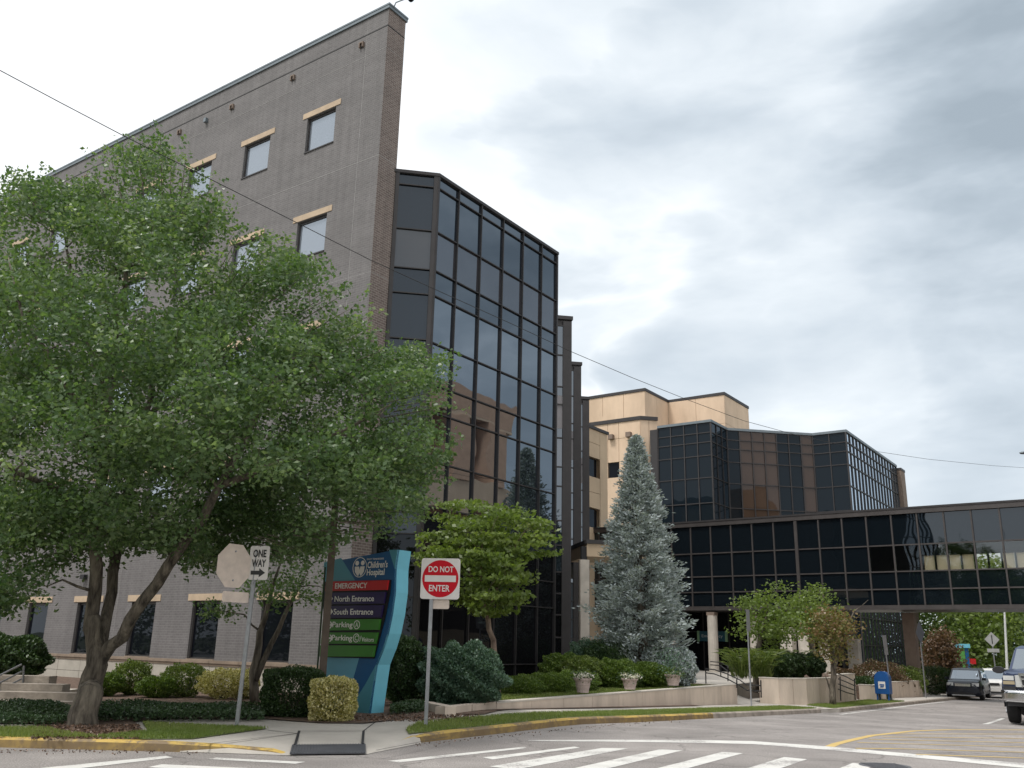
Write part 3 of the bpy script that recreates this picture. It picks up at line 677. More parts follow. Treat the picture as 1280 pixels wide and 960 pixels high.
# ledge and plinth made of single precast pieces
for j in range(30):
    a, b = -1.46 * (j + 1), -1.46 * j; 
    if a < -36: break
    ubox('ledge_stone', M_ledge, bb, FA, a + .006, b - .006 if j else .06, -.05, .085, .795, .885)
    ubox('ledge_stone', M_ledge, bb, FA, a + .006, b - .006 if j else .03, -.05, .055, .72, .79)
    ubox('plinth_block', M_plinth, bb, FA, a + .008, b - .008 if j else .02, -.05, .03 + .002 * (j % 3), .335, .715)
    ubox('plinth_block', M_plinth, bb, FA, a + .008, b - .008 if j else .02, -.05, .032 + .002 * ((j + 1) % 3), -.35, .322)
ubox('plinth_core', M_black, bb, FA, -40, 0, -.3, .012, -.4, .87)
ubox('plinth_core', M_plinth, bb, FB, .01, TH, -.3, .03, -.4, .715)
# wall lamp near the maple
wl = MB(); s_, z_ = FA.hit(107, 722); wl.fbox(FA, s_ - .13, s_ + .13, 0, .16, z_ - .06, z_ + .10); build(wl, 'wall_lamp', M_black, bb)
# security camera on the coping
q = FB(.18, .05, TOP + .2); sc = thing('security_camera', q, 'small white dome security camera on an arm at the top corner of the brick wall', 'camera')
ar = MB(); q2 = q + FB.u * .35 + FB.n * .45 + Vector((0, 0, .42)); ar.tube([q + Vector((0, 0, -.05)), q + FB.n * .08 + Vector((0, 0, .1)), q2], .022); build(ar, 'arm', M_coping, sc)
M_whitep = mat('white_metal', (.6, .6, .6), .4, .1)
hd = MB(); c = q2 + Vector((.0, 0, -.02)); hd.loft([[c + Vector((cos(2 * pi * k / 12) * r, sin(2 * pi * k / 12) * r, z)) for k in range(12)] for r, z in ((.05, .08), (.11, .05), (.125, -.06), (.12, -.09))]); build(hd, 'housing', M_whitep, sc)
dm = MB(); dm.loft([[c + Vector((cos(2 * pi * k / 12) * r, sin(2 * pi * k / 12) * r, z)) for k in range(12)] for r, z in ((.10, -.09), (.09, -.14), (.05, -.18))]); build(dm, 'dome', G_dwin, sc, smooth=True)

# ------------------------------------------------------------------ curtain wall
def curtain(parent, F, se, ze, gm, mw=.042, mo=.05, mm=None, glass_o=-.03, edge=.09, tilt=.0022, vskip=()):
    mm = mm or M_frame
    for i in range(len(se) - 1):
        for j in range(len(ze) - 1):
            g = gm(i, j)
            if g is None: continue
            o = ubox('pane', g, parent, F, se[i] + mw / 2, se[i + 1] - mw / 2, glass_o - .02, glass_o, ze[j] + mw / 2, ze[j + 1] - mw / 2)
            o.rotation_euler = (random.gauss(0, tilt), 0, F.rotz() + random.gauss(0, tilt))
    for i, s in enumerate(se):
        k = edge if i in (0, len(se) - 1) else mw
        if i in vskip: continue
        ubox('mullion', mm, parent, F, s - k / 2, s + k / 2, glass_o - .03, mo, ze[0] - .05, ze[-1])
    for z in ze: ubox('transom', mm, parent, F, se[0], se[-1], glass_o - .028, mo - .012, z - mw * .42, z + mw * .42)

ZS = [.30, .93, 2.86, 3.78, 4.72, 5.60, 7.01, 8.58, 9.48, 10.85, 12.46, 13.33, 14.72, 16.33, 16.74]
E0 = FB(TH, 0, 0); FF = Fr(E0, 80.2); T0 = FF(1.43, 0, 0); FT = Fr(T0, 35.2)
gt = thing('glass_tower', T0, 'dark glass office block with a chamfered corner and stepped sawtooth bays beside the brick wall', 'building')
def gtow(i, j):
    z = ZS[j]
    if z < 4.7: return G_low
    if z == 13.33: return G_towv
    if z < 10.9: return G_towl
    return G_tow
curtain(gt, FT, [0, 1.12, 2.44, 3.79, 5.09, 6.39, 7.52], ZS, gtow)
# chamfer face: single wide panes, no low transoms
ZF = [.30, 2.86, 3.78, 4.72, 6.3, 7.9, 9.45, 10.9, 12.46, 13.33, 14.72, 16.33, 16.74]
curtain(gt, FF, [0.06, 1.34], ZF, lambda i, j: (G_low if ZF[j] < 4.5 else (G_chv if ZF[j] == 13.33 else G_chm)), edge=.12)
cm = MB(); cm.prism([FF(1.36, .03, .2), FF(1.43, .05, .2), FT(.04, .05, .2), FT(.07, .02, .2), FT(.05, -.1, .2), FF(1.36, -.1, .2)], (0, 0, 16.55)); build(cm, 'corner_post', mat('corner_cover', (.085, .07, .068), .4, .1, metal=.4), gt)
vo = MB()
core = [FF(0, -.06, -.5), FF(1.40, -.06, -.5), FT(7.5, -.06, -.5), FT(7.5, -9, -.5), FT(-1, -9, -.5)]
vo.prism(core, (0, 0, 17.1)); build(vo, 'core', M_dark, gt)
cp = MB(); cp.prism([FF(-.3, .07, 16.74), FF(1.46, .07, 16.74), FT(7.58, .07, 16.74), FT(7.58, -9, 16.74), FT(-1.5, -9, 16.74)], (0, 0, .11)); build(cp, 'coping', M_frame, gt)
ub = MB(); ub.prism([FF(0, .03, -.5), FF(1.43, .03, -.5), FT(7.55, .03, -.5), FT(7.55, -1, -.5), FF(0, -1, -.5)], (0, 0, .78)); build(ub, 'base_sill', M_frame, gt)
# sawtooth bays
tips = [(714.5, 397), (726.3, 454), (736.3, 497)]; prev = FT(7.52, 0, 0)
for k, (px, py) in enumerate(tips):
    d = pray(px, py); t = (16.85 - EYE) / d.z; tip = Vector((d.x * t, d.y * t, 0)); Fk = Fr(tip, 80.2)
    bay = MB(); Lr = 7.35
    bay.prism([Fk(0, -.06, -1.2), Fk(-2.4, -.06, -1.2), Fk(-2.4, -Lr, -1.2), Fk(0, -Lr, -1.2)], (0, 0, 18)); bo = build(bay, 'bay', M_frame, gt)
    zk = [-.4, .93, 1.9, 2.86, 3.78, 4.72, 5.9, 7.01, 8.58, 9.48, 10.85, 12.46, 13.33, 14.9, 16.4]
    for j in range(len(zk) - 1):
        g = G_low if zk[j] < 4.7 else (mat('blind_panel_glass', (.16, .155, .16), .25, .1) if (zk[j] == 13.33 and False) else (G_towv if zk[j] in (13.33, 9.48) else G_tow))
        for a, b in ((-2.3, -1.5), (-1.42, -.42)):
            o = ubox('pane', g, bo, Fk, a, b, -.05, -.02, zk[j] + .03, zk[j + 1] - .03)
    if True:
        for z0, z1, m_ in ((11.3, 12.9, None),):
            ubox('blind_panel', MATS.get('blind_grey') or mat('blind_grey', (.20, .19, .20), .3, .1, 2), bo, Fk, -1.42, -.42, -.018, -.01, z0, z1)
    ubox('mullion', M_frame, bo, Fk, -1.5, -1.42, -.05, .04, -.5, 16.6); ubox('mullion', M_frame, bo, Fk, -.42, 0, -.05, .05, -.5, 16.62)
    for z in zk: ubox('transom', M_frame, bo, Fk, -2.4, -.3, -.05, .03, z - .03, z + .03)
    ubox('coping', M_frame, bo, Fk, -2.4, .06, -Lr, .06, 16.72, 16.9)
    prev = tip

# entrance column and canopy
cc = at(730, 41.5, 0); ec = thing('entrance_canopy', cc, 'tall white square column carrying a tan canopy slab beside the glass tower', 'canopy')
Fc = Fr(cc, 125.2 - 90 + 45)
ubox('column', M_conc, ec, Fc, -.2, .2, -.2, .2, -.8, 5.3); ubox('column_cap', M_black, ec, Fc, -.12, .12, -.12, .12, 5.3, 5.9)
ubox('slab', M_tan2, ec, Fc, .1, 3.6, -3, .2, 5.45, 6.02); ubox('slab_edge', M_frame, ec, Fc, .05, 3.65, -3.05, .25, 6.02, 6.20)

# ------------------------------------------------------------------ bridge
YB = 47.0
p0 = depth(1280, 757, YB); FR_ = Fr(p0, 180 - 52.8); zb0 = 3.98
br = thing('enclosed_footbridge', (p0.x, p0.y, 0), 'long black glass footbridge crossing over the street', 'bridge')
mxs = [FR_.hit(x, 700)[0] for x in (997, 1027.5, 1058, 1089, 1121.5, 1154, 1187, 1221, 1256.5)]
pitch = (mxs[-1] - mxs[0]) / 8; s0 = mxs[0]
sB = [s0 + pitch * i for i in range(-22, 19)]
def zhit(y, x=1120): return FR_.hit(x, y)[1]
zt = [zhit(756.5), zhit(736.5 + .0), zhit(714.5), zhit(681.5), zhit(643)]
ztop = zhit(637.3); 
zB = [zt[0], zt[1], zt[2], zt[3], zt[4]]
DEP = 3.6
for i in range(len(sB) - 1):
    for j in range(4):
        g = G_brv if (j == 2 and i >= 25) else G_br
        o = ubox('pane', g, br, FR_, sB[i] + .04, sB[i + 1] - .04, -.05, -.03, zB[j] + .03, zB[j + 1] - .03)
        o.rotation_euler = (random.gauss(0, .0035), 0, FR_.rotz() + random.gauss(0, .0035))
for i, s in enumerate(sB): ubox('mullion', M_frameB, br, FR_, s - (.09 if (i - 22) % 9 == 0 else .04), s + (.09 if (i - 22) % 9 == 0 else .04), -.06, .05 + (.02 if (i - 22) % 9 == 0 else 0), zB[0], zB[-1])
for z in zB[1:-1]: ubox('transom', M_frameB, br, FR_, sB[0], sB[-1], -.06, .035, z - .035, z + .035)
ubox('roof_fascia', M_frameB, br, FR_, sB[0], sB[-1], -DEP, .10, zB[-1], zB[-1] + .26)
ubox('roof_edge', M_frame, br, FR_, sB[0] - .02, sB[-1] + .02, -DEP - .03, .13, zB[-1] + .26, zB[-1] + .36)
ubox('bottom_fascia', M_frameB, br, FR_, sB[0], sB[-1], -DEP, .08, zB[0] - .24, zB[0])
ubox('floor', M_dark, br, FR_, sB[0], sB[-1], -DEP + .1, -.1, zB[0], zB[1] + .2)
# far side of the bridge: posts, sill wall and head, window gaps glazed
ubox('rear_wall', M_dark, br, FR_, sB[0], sB[-1], -DEP + .06, -DEP + .16, zB[0], zB[2] + .05)
ubox('rear_head', M_dark, br, FR_, sB[0], sB[-1], -DEP + .06, -DEP + .16, zB[3] - .30, zB[4])
ubox('rear_wall', M_dark, br, FR_, sB[0], s0 + pitch * 4.5, -DEP + .04, -DEP + .18, zB[2] + .05, zB[3] - .30)
ubox('ceiling', M_dark, br, FR_, sB[0], sB[-1], -DEP + .1, -.1, zB[4] - .5, zB[4] - .02)
M_blind = mat('cream_blind', (.75, .70, .58), .8, .05, 2, stretch=(1, 1, 8))
_t = M_blind.node_tree; _tr = _t.nodes.new('ShaderNodeBsdfTranslucent'); _tr.inputs['Color'].default_value = (1, .94, .80, 1); _mx = _t.nodes.new('ShaderNodeMixShader'); _mx.inputs[0].default_value = .95
_t.links.new(_t.nodes['Principled BSDF'].outputs[0], _mx.inputs[1]); _t.links.new(_tr.outputs[0], _mx.inputs[2]); _t.links.new(_mx.outputs[0], _t.nodes['Material Output'].inputs[0])
for i in range(22, len(sB) - 1):
    for h in (0, .5):
        a = sB[i] + h * pitch
        ubox('rear_post', M_black, br, FR_, a - .05, a + .05, -DEP + .05, -DEP + .14, zB[2], zB[3] - .3)
        if (i, h) >= (26, .5) and (i, h) not in ((28, .5), (29, 0)): ubox('roller_blind', M_blind, br, FR_, a + .06, a + pitch / 2 - .06, -DEP + .17, -DEP + .18, zB[2] + .06, zB[3] - .31)
# piers below the bridge
def pier(px, Yp, w, ztop_, label, m=None, zbot=-1.3, rnd=False, cap=False):
    c = at(px, Yp, 0); t = thing('bridge_pier', c, label, 'pier', 'piers under the footbridge'); Fp = Fr(c, 127.2)
    if rnd:
        mb = MB(); mb.loft([[c + Vector((cos(2 * pi * k / 16) * w / 2, sin(2 * pi * k / 16) * w / 2, z)) for k in range(16)] for z in (zbot, ztop_ - .2)]); build(mb, 'shaft', m, t, smooth=False)
        ubox('capital', M_brown, t, Fp, -w * .42, w * .42, -w * .42, w * .42, ztop_ - .2, ztop_)
    else:
        ubox('shaft', m, t, Fp, -w / 2, w / 2, -w / 2, w / 2, zbot + .9, ztop_); ubox('footing', M_conc, t, Fp, -w * .55, w * .55, -w * .55, w * .55, zbot, zbot + .9)
zu = zB[0] - .32
pier(1144, 53, .62, zu, 'brown square pier at the kerb end of the footbridge', M_brown)
pier(893, 57.5, .62, zu - .02, 'round tan concrete pier in front of the dark entrance glass', M_conc, rnd=True)
pier(843, 60, .52, zu - .02, 'slim tan pier half hidden beside the blue spruce', M_conc, rnd=True)
pier(945, 56.5, .5, zu - .02, 'tan pier behind the day lilies under the first small tree', M_conc, rnd=True)
for px, lb in ((988, 'broad pale pier between the two small trees'), (1011, 'pale pier just left of the crooked trunk'), (1037, 'pale pier behind the thin brown-leaved tree')):
    pier(px, 54.5, .72, zu - .9, lb, M_conc)
pier(1071, 56, .62, 2.3, 'short pale square post standing in front of the mirrored ground floor', M_conc)

# ------------------------------------------------------------------ far glass building
pc = depth(1057, 540, 80.0); ZT = pc.z
FG = Fr(pc, 125.2); fg = thing('far_glass_building', (pc.x, pc.y, 0), 'blue-black glass building with a zigzag front behind the footbridge', 'building')
def ztq(y, F, x): return F.hit(x, y)[1]
zrow = [ZT - q for q in (0, .9, 1.75, 2.95, 4.9, 7.1, 9.5, 11.6, 13.9, 16.3, 18.6, 20.9, 23)][::-1]
# front wing nearest the corner (A direction), then chamfer, then left wing
sL = FG.hit(1015, 543)[0]
def zig(F, a, b, n, g, e=.12): curtain(fg, F, [a + (b - a) * i / n for i in range(n + 1)], zrow, g, mw=.09, mo=.05, mm=M_frameB if False else MATS['dark_bronze_frame'], edge=e, tilt=.003)
zig(FG, sL, 0, 2, lambda i, j: G_far)
Q1 = FG(sL, 0, 0)
FCH = Fr(Q1, 80.2); b_ = FCH.hit(908, 536)[0]
zig(FCH, b_, 0, 7, lambda i, j: G_brown if (i in (1, 2, 3, 6) ) else G_far)
Q2 = FCH(b_, 0, 0); FR2 = Fr(Q2, 35.2); c_ = FR2.hit(888, 525)[0]
zig(FR2, c_, 0, 3, lambda i, j: G_far)
Q3 = FR2(c_, 0, 0); FL = Fr(Q3, 125.2); d_ = FL.hit(822, 533)[0]
zig(FL, d_, 0, 4, lambda i, j: G_far)
FS = Fr(pc, 35.2); e_ = FS.hit(1119.5, 581)[0]
curtain(fg, FS, [e_ * i / 16 for i in range(17)], zrow, lambda i, j: G_fars, mw=.12, mo=.06, edge=.2, tilt=.002)
vo = MB(); vo.prism([FG(-.08, -.08, -2), FS(e_, -.08, -2), FS(e_, -22, -2), FL(d_, -.08, -2), FL(-.06, -.08, -2), FR2(0, -.08, -2), FG(sL, -.08, -2)], (0, 0, ZT + 1.9)); build(vo, 'core', M_dark, fg)
cp = MB(); cp.prism([FG(.1, .1, ZT), FS(e_ + .1, .1, ZT), FS(e_, -22, ZT), FL(d_, .1, ZT), FL(.1, .1, ZT), FR2(0, .1, ZT), FG(sL, .1, ZT)], (0, 0, .22)); build(cp, 'coping', M_coping, fg)
ep = MB(); ep.fbox(FL, d_ - .75, d_ - .02, -3, .1, -2, ZT - .1); build(ep, 'end_pier', M_frame, fg)
rs = thing('stair_tower', FS(e_ + .1, 0, 0), 'narrow brown stair tower at the right end of the far glass building', 'building')
ubox('wall', M_brown, rs, FS, e_ + .12, e_ + 1.9, -6, .45, -2, ZT - .35); ubox('coping', M_frame, rs, FS, e_ + .08, e_ + 1.95, -6.05, .5, ZT - .35, ZT - .1)

# ------------------------------------------------------------------ tan buildings
def panels(t, F, s0, s1, z0, z1, w, zj, m, skip=None):
    n = max(1, round((s1 - s0) / w)); zz = [z0] + [z for z in zj if z0 + .3 < z < z1 - .3] + [z1]
    for i in range(n):
        for j in range(len(zz) - 1):
            a, b = s0 + (s1 - s0) * i / n, s0 + (s1 - s0) * (i + 1) / n
            if skip and skip((a + b) / 2, (zz[j] + zz[j + 1]) / 2): continue
            ubox('stone_panel', m, t, F, a + .02, b - .02, -.1, random.uniform(-.004, .006), zz[j] + .015, zz[j + 1] - .015)
uu = depth(806, 488.5, 92); FU = Fr(uu, 125.2); FU2 = Fr(uu, 35.2)
t = thing('tan_upper_block', (uu.x, uu.y, 0), 'tall tan stone block with a long louvred opening behind the other roofs', 'building')
sA = FU.hit(728, 500)[0]; sBx = FU2.hit(835, 503)[0]; ZU = uu.z
lz0, lz1 = FU.hit(738, 532)[1], FU.hit(738, 523)[1]; ls0, ls1 = FU.hit(738, 525)[0], FU.hit(776, 520)[0]
panels(t, FU, sA, 0, ZU - 3.1, ZU, 3.0, [], M_tan); panels(t, FU, sA, ls0, ZU - 9, ZU - 3.1, 1.6, [ZU - 6], M_tan); panels(t, FU, ls1, 0, ZU - 9, ZU - 3.1, 2.4, [], M_tan)
panels(t, FU, ls0, ls1, lz1, ZU - 3.1, 3, [], M_tan); panels(t, FU, ls0, ls1, ZU - 9, lz0, 3, [], M_tan)
lo = MB(); lo.fbox(FU, ls0, ls1, -.4, -.2, lz0, lz1); lw = build(lo, 'louvre_window', M_dark, t)
for k in range(7): ubox('slat', M_coping, lw, FU, ls0, ls1, -.2, -.12, lz0 + (lz1 - lz0) * k / 7 + .02, lz0 + (lz1 - lz0) * k / 7 + .09)
ubox('mullion', M_conc, lw, FU, (ls0 + ls1) / 2 + .6, (ls0 + ls1) / 2 + .8, -.2, -.05, lz0, lz1)
panels(t, FU2, 0, sBx, ZU - 3.1, ZU, 3.0, [], M_tan); panels(t, FU2, 0, sBx, ZU - 9, ZU - 3.1, 3.0, [], M_tan)
V2 = FU2(sBx, 0, 0); FU3 = Fr(V2, 125.2); s3 = FU3.hit(905, 492.5)[0]
panels(t, FU3, 0, s3, ZU - 3.1, ZU, 3.3, [], M_tan); panels(t, FU3, 0, s3, ZU - 9, ZU - 3.1, 3.3, [], M_tan)
V3 = FU3(s3, 0, 0); FU4 = Fr(V3, 35.2); s4 = FU4.hit(935.5, 511.5)[0]
panels(t, FU4, 0, s4, ZU - 3.1, ZU, 3.0, [], M_tan); panels(t, FU4, 0, s4, ZU - 9, ZU - 3.1, 3.0, [], M_tan)
vo = MB(); vo.prism([FU(sA, -.08, -2), FU(-.08, -.08, -2), FU2(sBx, -.08, -2), FU3(s3 - .08, -.08, -2), FU4(s4, -.08, -2), FU4(s4, -14, -2), FU(sA, -14, -2)], (0, 0, ZU + 1.9)); build(vo, 'core', M_tan2, t)
cp = MB(); cp.prism([FU(sA, .08, ZU), FU(.08, .08, ZU), FU2(sBx, .08, ZU), FU3(s3 + .08, .08, ZU), FU4(s4, .08, ZU), FU4(s4, -14, ZU), FU(sA, -14, ZU)], (0, 0, .3)); build(cp, 'coping', M_frame, t)

mm_ = depth(800, 524.5, 84); FM = Fr(mm_, 125.2); FM2 = Fr(mm_, 80.2); ZM = mm_.z
t = thing('tan_middle_block', (mm_.x, mm_.y, 0), 'tan stone block with one dark square window directly behind the spruce', 'building')
sA = FM.hit(722, 536)[0]; sC = FM2.hit(822, 527)[0]
w0, w1 = FM.hit(760, 590)[0], FM.hit(774, 590)[0]; wz1, wz0 = FM.hit(767, 578)[1], FM.hit(767, 597)[1]
def sk(s, z): return False
panels(t, FM, sA, w0, wz1, ZM, 2.2, [ZM - 1.6, ZM - 4.8], M_tan); panels(t, FM, w0, w1, wz1, ZM, 2.2, [ZM - 1.6, ZM - 4.8], M_tan); panels(t, FM, w1, 0, wz1, ZM, 1.9, [ZM - 1.6, ZM - 4.8], M_tan)
panels(t, FM, sA, w0, wz0, wz1, 2.2, [], M_tan); panels(t, FM, w1, 0, wz0, wz1, 1.9, [], M_tan); panels(t, FM, sA, 0, wz0 - 9, wz0, 2.1, [wz0 - 3, wz0 - 6], M_tan)
panels(t, FM2, 0, sC, wz0, ZM, 1.1, [ZM - 1.6, ZM - 4.8], M_tan); panels(t, FM2, 0, sC, wz0 - 9, wz0, 1.1, [], M_tan)
wn = MB(); wn.fbox(FM, w0, w1, -.3, -.22, wz0, wz1); wn = build(wn, 'window', M_frame, t); ubox('pane', G_dwin, wn, FM, w0 + .08, w1 - .08, -.22, -.18, wz0 + .08, wz1 - .08)
for x in (765, 787):
    a, z = FM.hit(x, 547 if x < 780 else 544); ubox('flood_lamp', M_brown, t, FM, a - .25, a + .25, 0, .4, z - .2, z + .25)
vo = MB(); vo.prism([FM(sA, -.3, -2), FM(-.1, -.3, -2), FM2(sC, -.08, -2), FM2(sC, -12, -2), FM(sA, -12, -2)], (0, 0, ZM + 1.9)); build(vo, 'core', M_tan2, t)
cp = MB(); cp.prism([FM(sA, .1, ZM), FM(.05, .1, ZM), FM2(sC, .1, ZM), FM2(sC, -12, ZM), FM(sA, -12, ZM)], (0, 0, .35)); build(cp, 'coping', M_frame, t)

ll = depth(759, 543.5, 64); FLw = Fr(ll, 35.2); ZL = ll.z
t = thing('tan_low_block', (ll.x, ll.y, 0), 'pale tan block with two dark windows stacked above each other next to the sawtooth bays', 'building')
a0 = FLw.hit(700, 520)[0]; wa, wb = FLw.hit(728, 600)[0], FLw.hit(750, 600)[0]
zr = [FLw.hit(745, y)[1] for y in (540, 573, 597, 636, 660)]
panels(t, FLw, a0, wb, zr[1], ZL, 3.0, [ZL - 1.0, ZL - 2], M_tan2); panels(t, FLw, wb, 0, -2, ZL, .9, [ZL - 1, ZL - 2, zr[1], zr[2], zr[3]], M_tan2); panels(t, FLw, a0, wb, zr[3], zr[2], 3, [(zr[2] + zr[3]) / 2, ], M_tan2)
panels(t, FLw, a0, wb, -2, zr[4], 3, [], M_tan2)
for za, zb_ in ((zr[2], zr[1]), (zr[4], zr[3])):
    wn = MB(); wn.fbox(FLw, a0, wb, -.4, -.3, za, zb_); wn = build(wn, 'window', M_frame, t); ubox('pane', G_dwin, wn, FLw, a0 + .1, wb - .06, -.3, -.25, za + .06, zb_ - .06)
vo = MB(); vo.prism([FLw(a0, -.4, -2), FLw(-.08, -.4, -2), FLw(-.08, -10, -2), FLw(a0, -10, -2)], (0, 0, ZL + 1.9)); build(vo, 'core', M_tan2, t)
ubox('coping', M_frame, t, FLw, a0, .1, -10, .1, ZL, ZL + .2)

# dark entrance hall under the bridge
Fe = Fr(at(820, 63, 0), 127.2)
t = thing('entrance_hall', Fe(0, 0, 0), 'recessed dark glass entrance hall beneath the footbridge', 'building')
sR = Fe.hit(1052, 800)[0]; sEe = [sR * k / 7 for k in range(8)]
vo = MB(); vo.fbox(Fe, -4, sR, -3, -.1, -1.2, 6.4); build(vo, 'wall', M_dark, t)
curtain(t, Fe, sEe, [-.4, 2.6, 4.4], lambda i, j: G_low, mw=.07)
M_signt = mat('teal_sign_face', (.012, .07, .10), .5, .1); M_signg = mat('pale_green_sign_end', (.20, .34, .20), .5, .1)
sx0, sz1 = Fe.hit(873.5, 789); sx1, sz0 = Fe.hit(911, 802)
es = thing('entrance_sign', Fe(sx0, .2, sz0), 'small teal hanging sign with pale green ends inside the entrance, half behind a round pier', 'sign')
ubox('board', M_signt, es, Fe, sx0, sx1, .15, .22, sz0, sz1)
for a, b in ((sx0 - .02, sx0 + .14), (sx1 - .14, sx1 + .02)): ubox('end_bar', M_signg, es, Fe, a, b, .14, .235, sz0 - .02, sz1 + .02)
M_pale = mat('pale_lettering', (.45, .5, .52), .5, .05)
text_part('Emergency', Fe, sx0 + .3, sx1 - .3, sz0 + .18, sz1 - .2, .222, M_pale, es)

# building across the street: seen only mirrored in the tower glass
Fo = Fr(FT(0, 0, 0) + FT.n * 27, 35.2); Fo2 = Fr(Fo.P, 215.2)
t = thing('brick_pier_building', Fo(25, 0, 0), 'brown brick building with tall dark openings, mirrored in the tower glass', 'building')
zg = -1.4; M_obrick = mat('warm_brick', (.56, .37, .26), .85, .1, 2)
for a, b, z0, z1, m_ in ((14, 44, 20.0, 22.0, M_obrick), (13.9, 44.1, 19.7, 19.98, M_tan), (14, 44, 11.7, 14.4, M_tan), (14, 44, 8.0, 9.5, M_obrick), (14, 44, zg, 2.4, M_tan2)):
    ubox('band', m_, t, Fo, a, b, .02, 8, z0, z1)
for s in (14, 20.5, 25.5, 30, 34.5, 39.5): ubox('pier', M_obrick, t, Fo, s, s + 2.8 if s > 14 else s + 4, -.1, 6, 14.4, 19.7)
ubox('roof', M_roof, t, Fo, 14.2, 43.8, .5, 10, 21.5, 21.9); ubox('rear_wall', M_dark, t, Fo, 14.1, 43.9, 3, 10, zg, 21.4)
t = thing('tan_office_building', Fo(50, 0, 0), 'lower tan building beyond the brick piers mirrored in the tower glass', 'building')
ubox('wall', M_tan, t, Fo, 46, 70, 1, 12, 8.0, 12.4); ubox('wall', M_tan2, t, Fo, 46, 70, 1.1, 12, zg, 1.0); ubox('window_band', M_dark, t, Fo, 46.1, 69.9, 1.4, 12, 1.0, 8.0)
# ------------------------------------------------------------------ monument sign
M_sblue = mat('sign_blue', (.008, .095, .25), .42, .08, 1.5); M_scy = mat('sign_cyan', (.16, .50, .64), .42, .06, 1.5)
M_steal = mat('sign_teal', (.085, .30, .38), .42, .06, 1.5); M_slt = mat('sign_light_blue', (.13, .37, .50), .42, .06, 1.5)
M_sred = mat('sign_red', (.50, .018, .022), .4, .05); M_snavy = mat('sign_navy', (.022, .012, .080), .4, .05); M_sgreen = mat('sign_green', (.045, .20, .022), .4, .06)
M_slet = mat('white_lettering', (.80, .78, .74), .5, .05); M_sblk = mat('sign_backing', (.008, .008, .012), .5, .1)
base = onG(461, 893, .12); FN = Fr(base, 125.2); FND = Fr(base, 35.2)
ms = thing('monument_sign', base, 'tall curved blue wayfinding sign with red, navy and green direction bars on the corner', 'sign')
def hp(px, py, o=0.0): return Fr(FN(0, o, 0), 125.2).hit(px, py)
left = hp(405, 800)[0]
edge = [(497, 687), (493.5, 711), (492.8, 740), (489, 768), (484, 792), (478, 811), (470, 831), (467, 851), (463.5, 875), (461, 893.5)]
eh = [hp(*p) for p in edge]
out_ = [(left, .1)] + [(s, max(z, .1)) for s, z in eh[::-1]] + [(left - .02, hp(405, 703)[1])]
TKN = .44
fb = MB(); fb.prism([FN(s, 0, z) for s, z in out_], FN.n * -.06); build(fb, 'face_board', M_sblue, ms)
# side band: follows the edge, straight lines run back along the depth
sb_ = MB()
back = [(512, 688), (508.5, 711), (510, 742), (506, 772), (501, 797), (495, 815), (487, 832), (483.5, 852), (479.5, 874), (476, 892.5)]
bk_ = []
for (s, z) in eh: bk_.append(FN(s, -TKN, z))
for i in range(len(eh) - 1):
    a, b = eh[i], eh[i + 1]; sb_.poly([FN(a[0], 0, a[1]), FN(b[0], 0, max(b[1], .1)), FN(b[0], -TKN, max(b[1], .1)), FN(a[0], -TKN, a[1])])
build(sb_, 'side_band', M_scy, ms)
bb_ = MB(); bb_.prism([FN(s, -.06, z) for s, z in [(left + .05, .1)] + [(s - .015, max(z, .1)) for s, z in eh[::-1]] + [(left + .05, hp(405, 703)[1] - .05)]], FN.n * -(TKN - .06)); build(bb_, 'body', M_scy, ms)
tp = MB(); tp.poly([FN(left, 0, hp(405, 703)[1] + .002), FN(eh[0][0], 0, eh[0][1] + .002), FN(eh[0][0], -TKN, eh[0][1] + .002), FN(left, -TKN, hp(405, 703)[1] + .002)]); build(tp, 'top_cap', M_steal, ms)
def facet(pxs, m, name='colour_facet', o=.004):
    mb = MB(); P = [hp(*p) for p in pxs]; mb.prism([FN(s, 0, max(z, .1)) for s, z in P], FN.n * o); build(mb, name, m, ms)
facet([(486.5, 687.5), (497, 687), (493.5, 711)], M_steal)
facet([(405, 703), (426.5, 697.5), (444, 725.5), (405, 728)], M_steal)
facet([(405, 821), (449, 822), (438, 861), (429, 893), (405, 893)], M_slt)
facet([(470, 831), (467, 851), (463.5, 875), (461, 893.5), (437, 893), (443, 877), (457, 855)], M_steal)
# dark backing and direction bars
def slab(pxs, m, name, o0, o1):
    mb = MB(); P = [hp(*p, o1) for p in pxs]; mb.prism([FN(s, o0, z) for s, z in P], FN.n * (o1 - o0)); return build(mb, name, m, ms)
slab([(404, 727), (488.5, 724.7), (487, 742), (482, 768), (475, 795), (467.5, 823), (404, 821.5)], M_sblk, 'backing_panel', .006, .03)
zoom = lambda X, Y: (380 + X / 5.333, 660 + Y / 5.333)
bars = [((178, 357), (560, 348), (550, 412), (172, 421), M_sred, 'EMERGENCY', (208, 421, 366, 403)),
        ((172, 432), (543, 425), (530, 503), (168, 510), M_snavy, 'North Entrance', (205, 467, 452, 490)),
        ((165, 519), (527, 514), (510, 596), (160, 600), M_snavy, 'South Entrance', (198, 461, 538, 578)),
        ((158, 609), (508, 607), (495, 679), (150, 684), M_sgreen, 'Parking', (190, 325, 625, 668)),
        ((150, 696), (492, 697), (475, 771), (142, 771), M_sgreen, 'Parking', (186, 322, 713, 756)),
        ((140, 782), (473, 784), (460, 858), (135, 857), M_sgreen, None, None)]
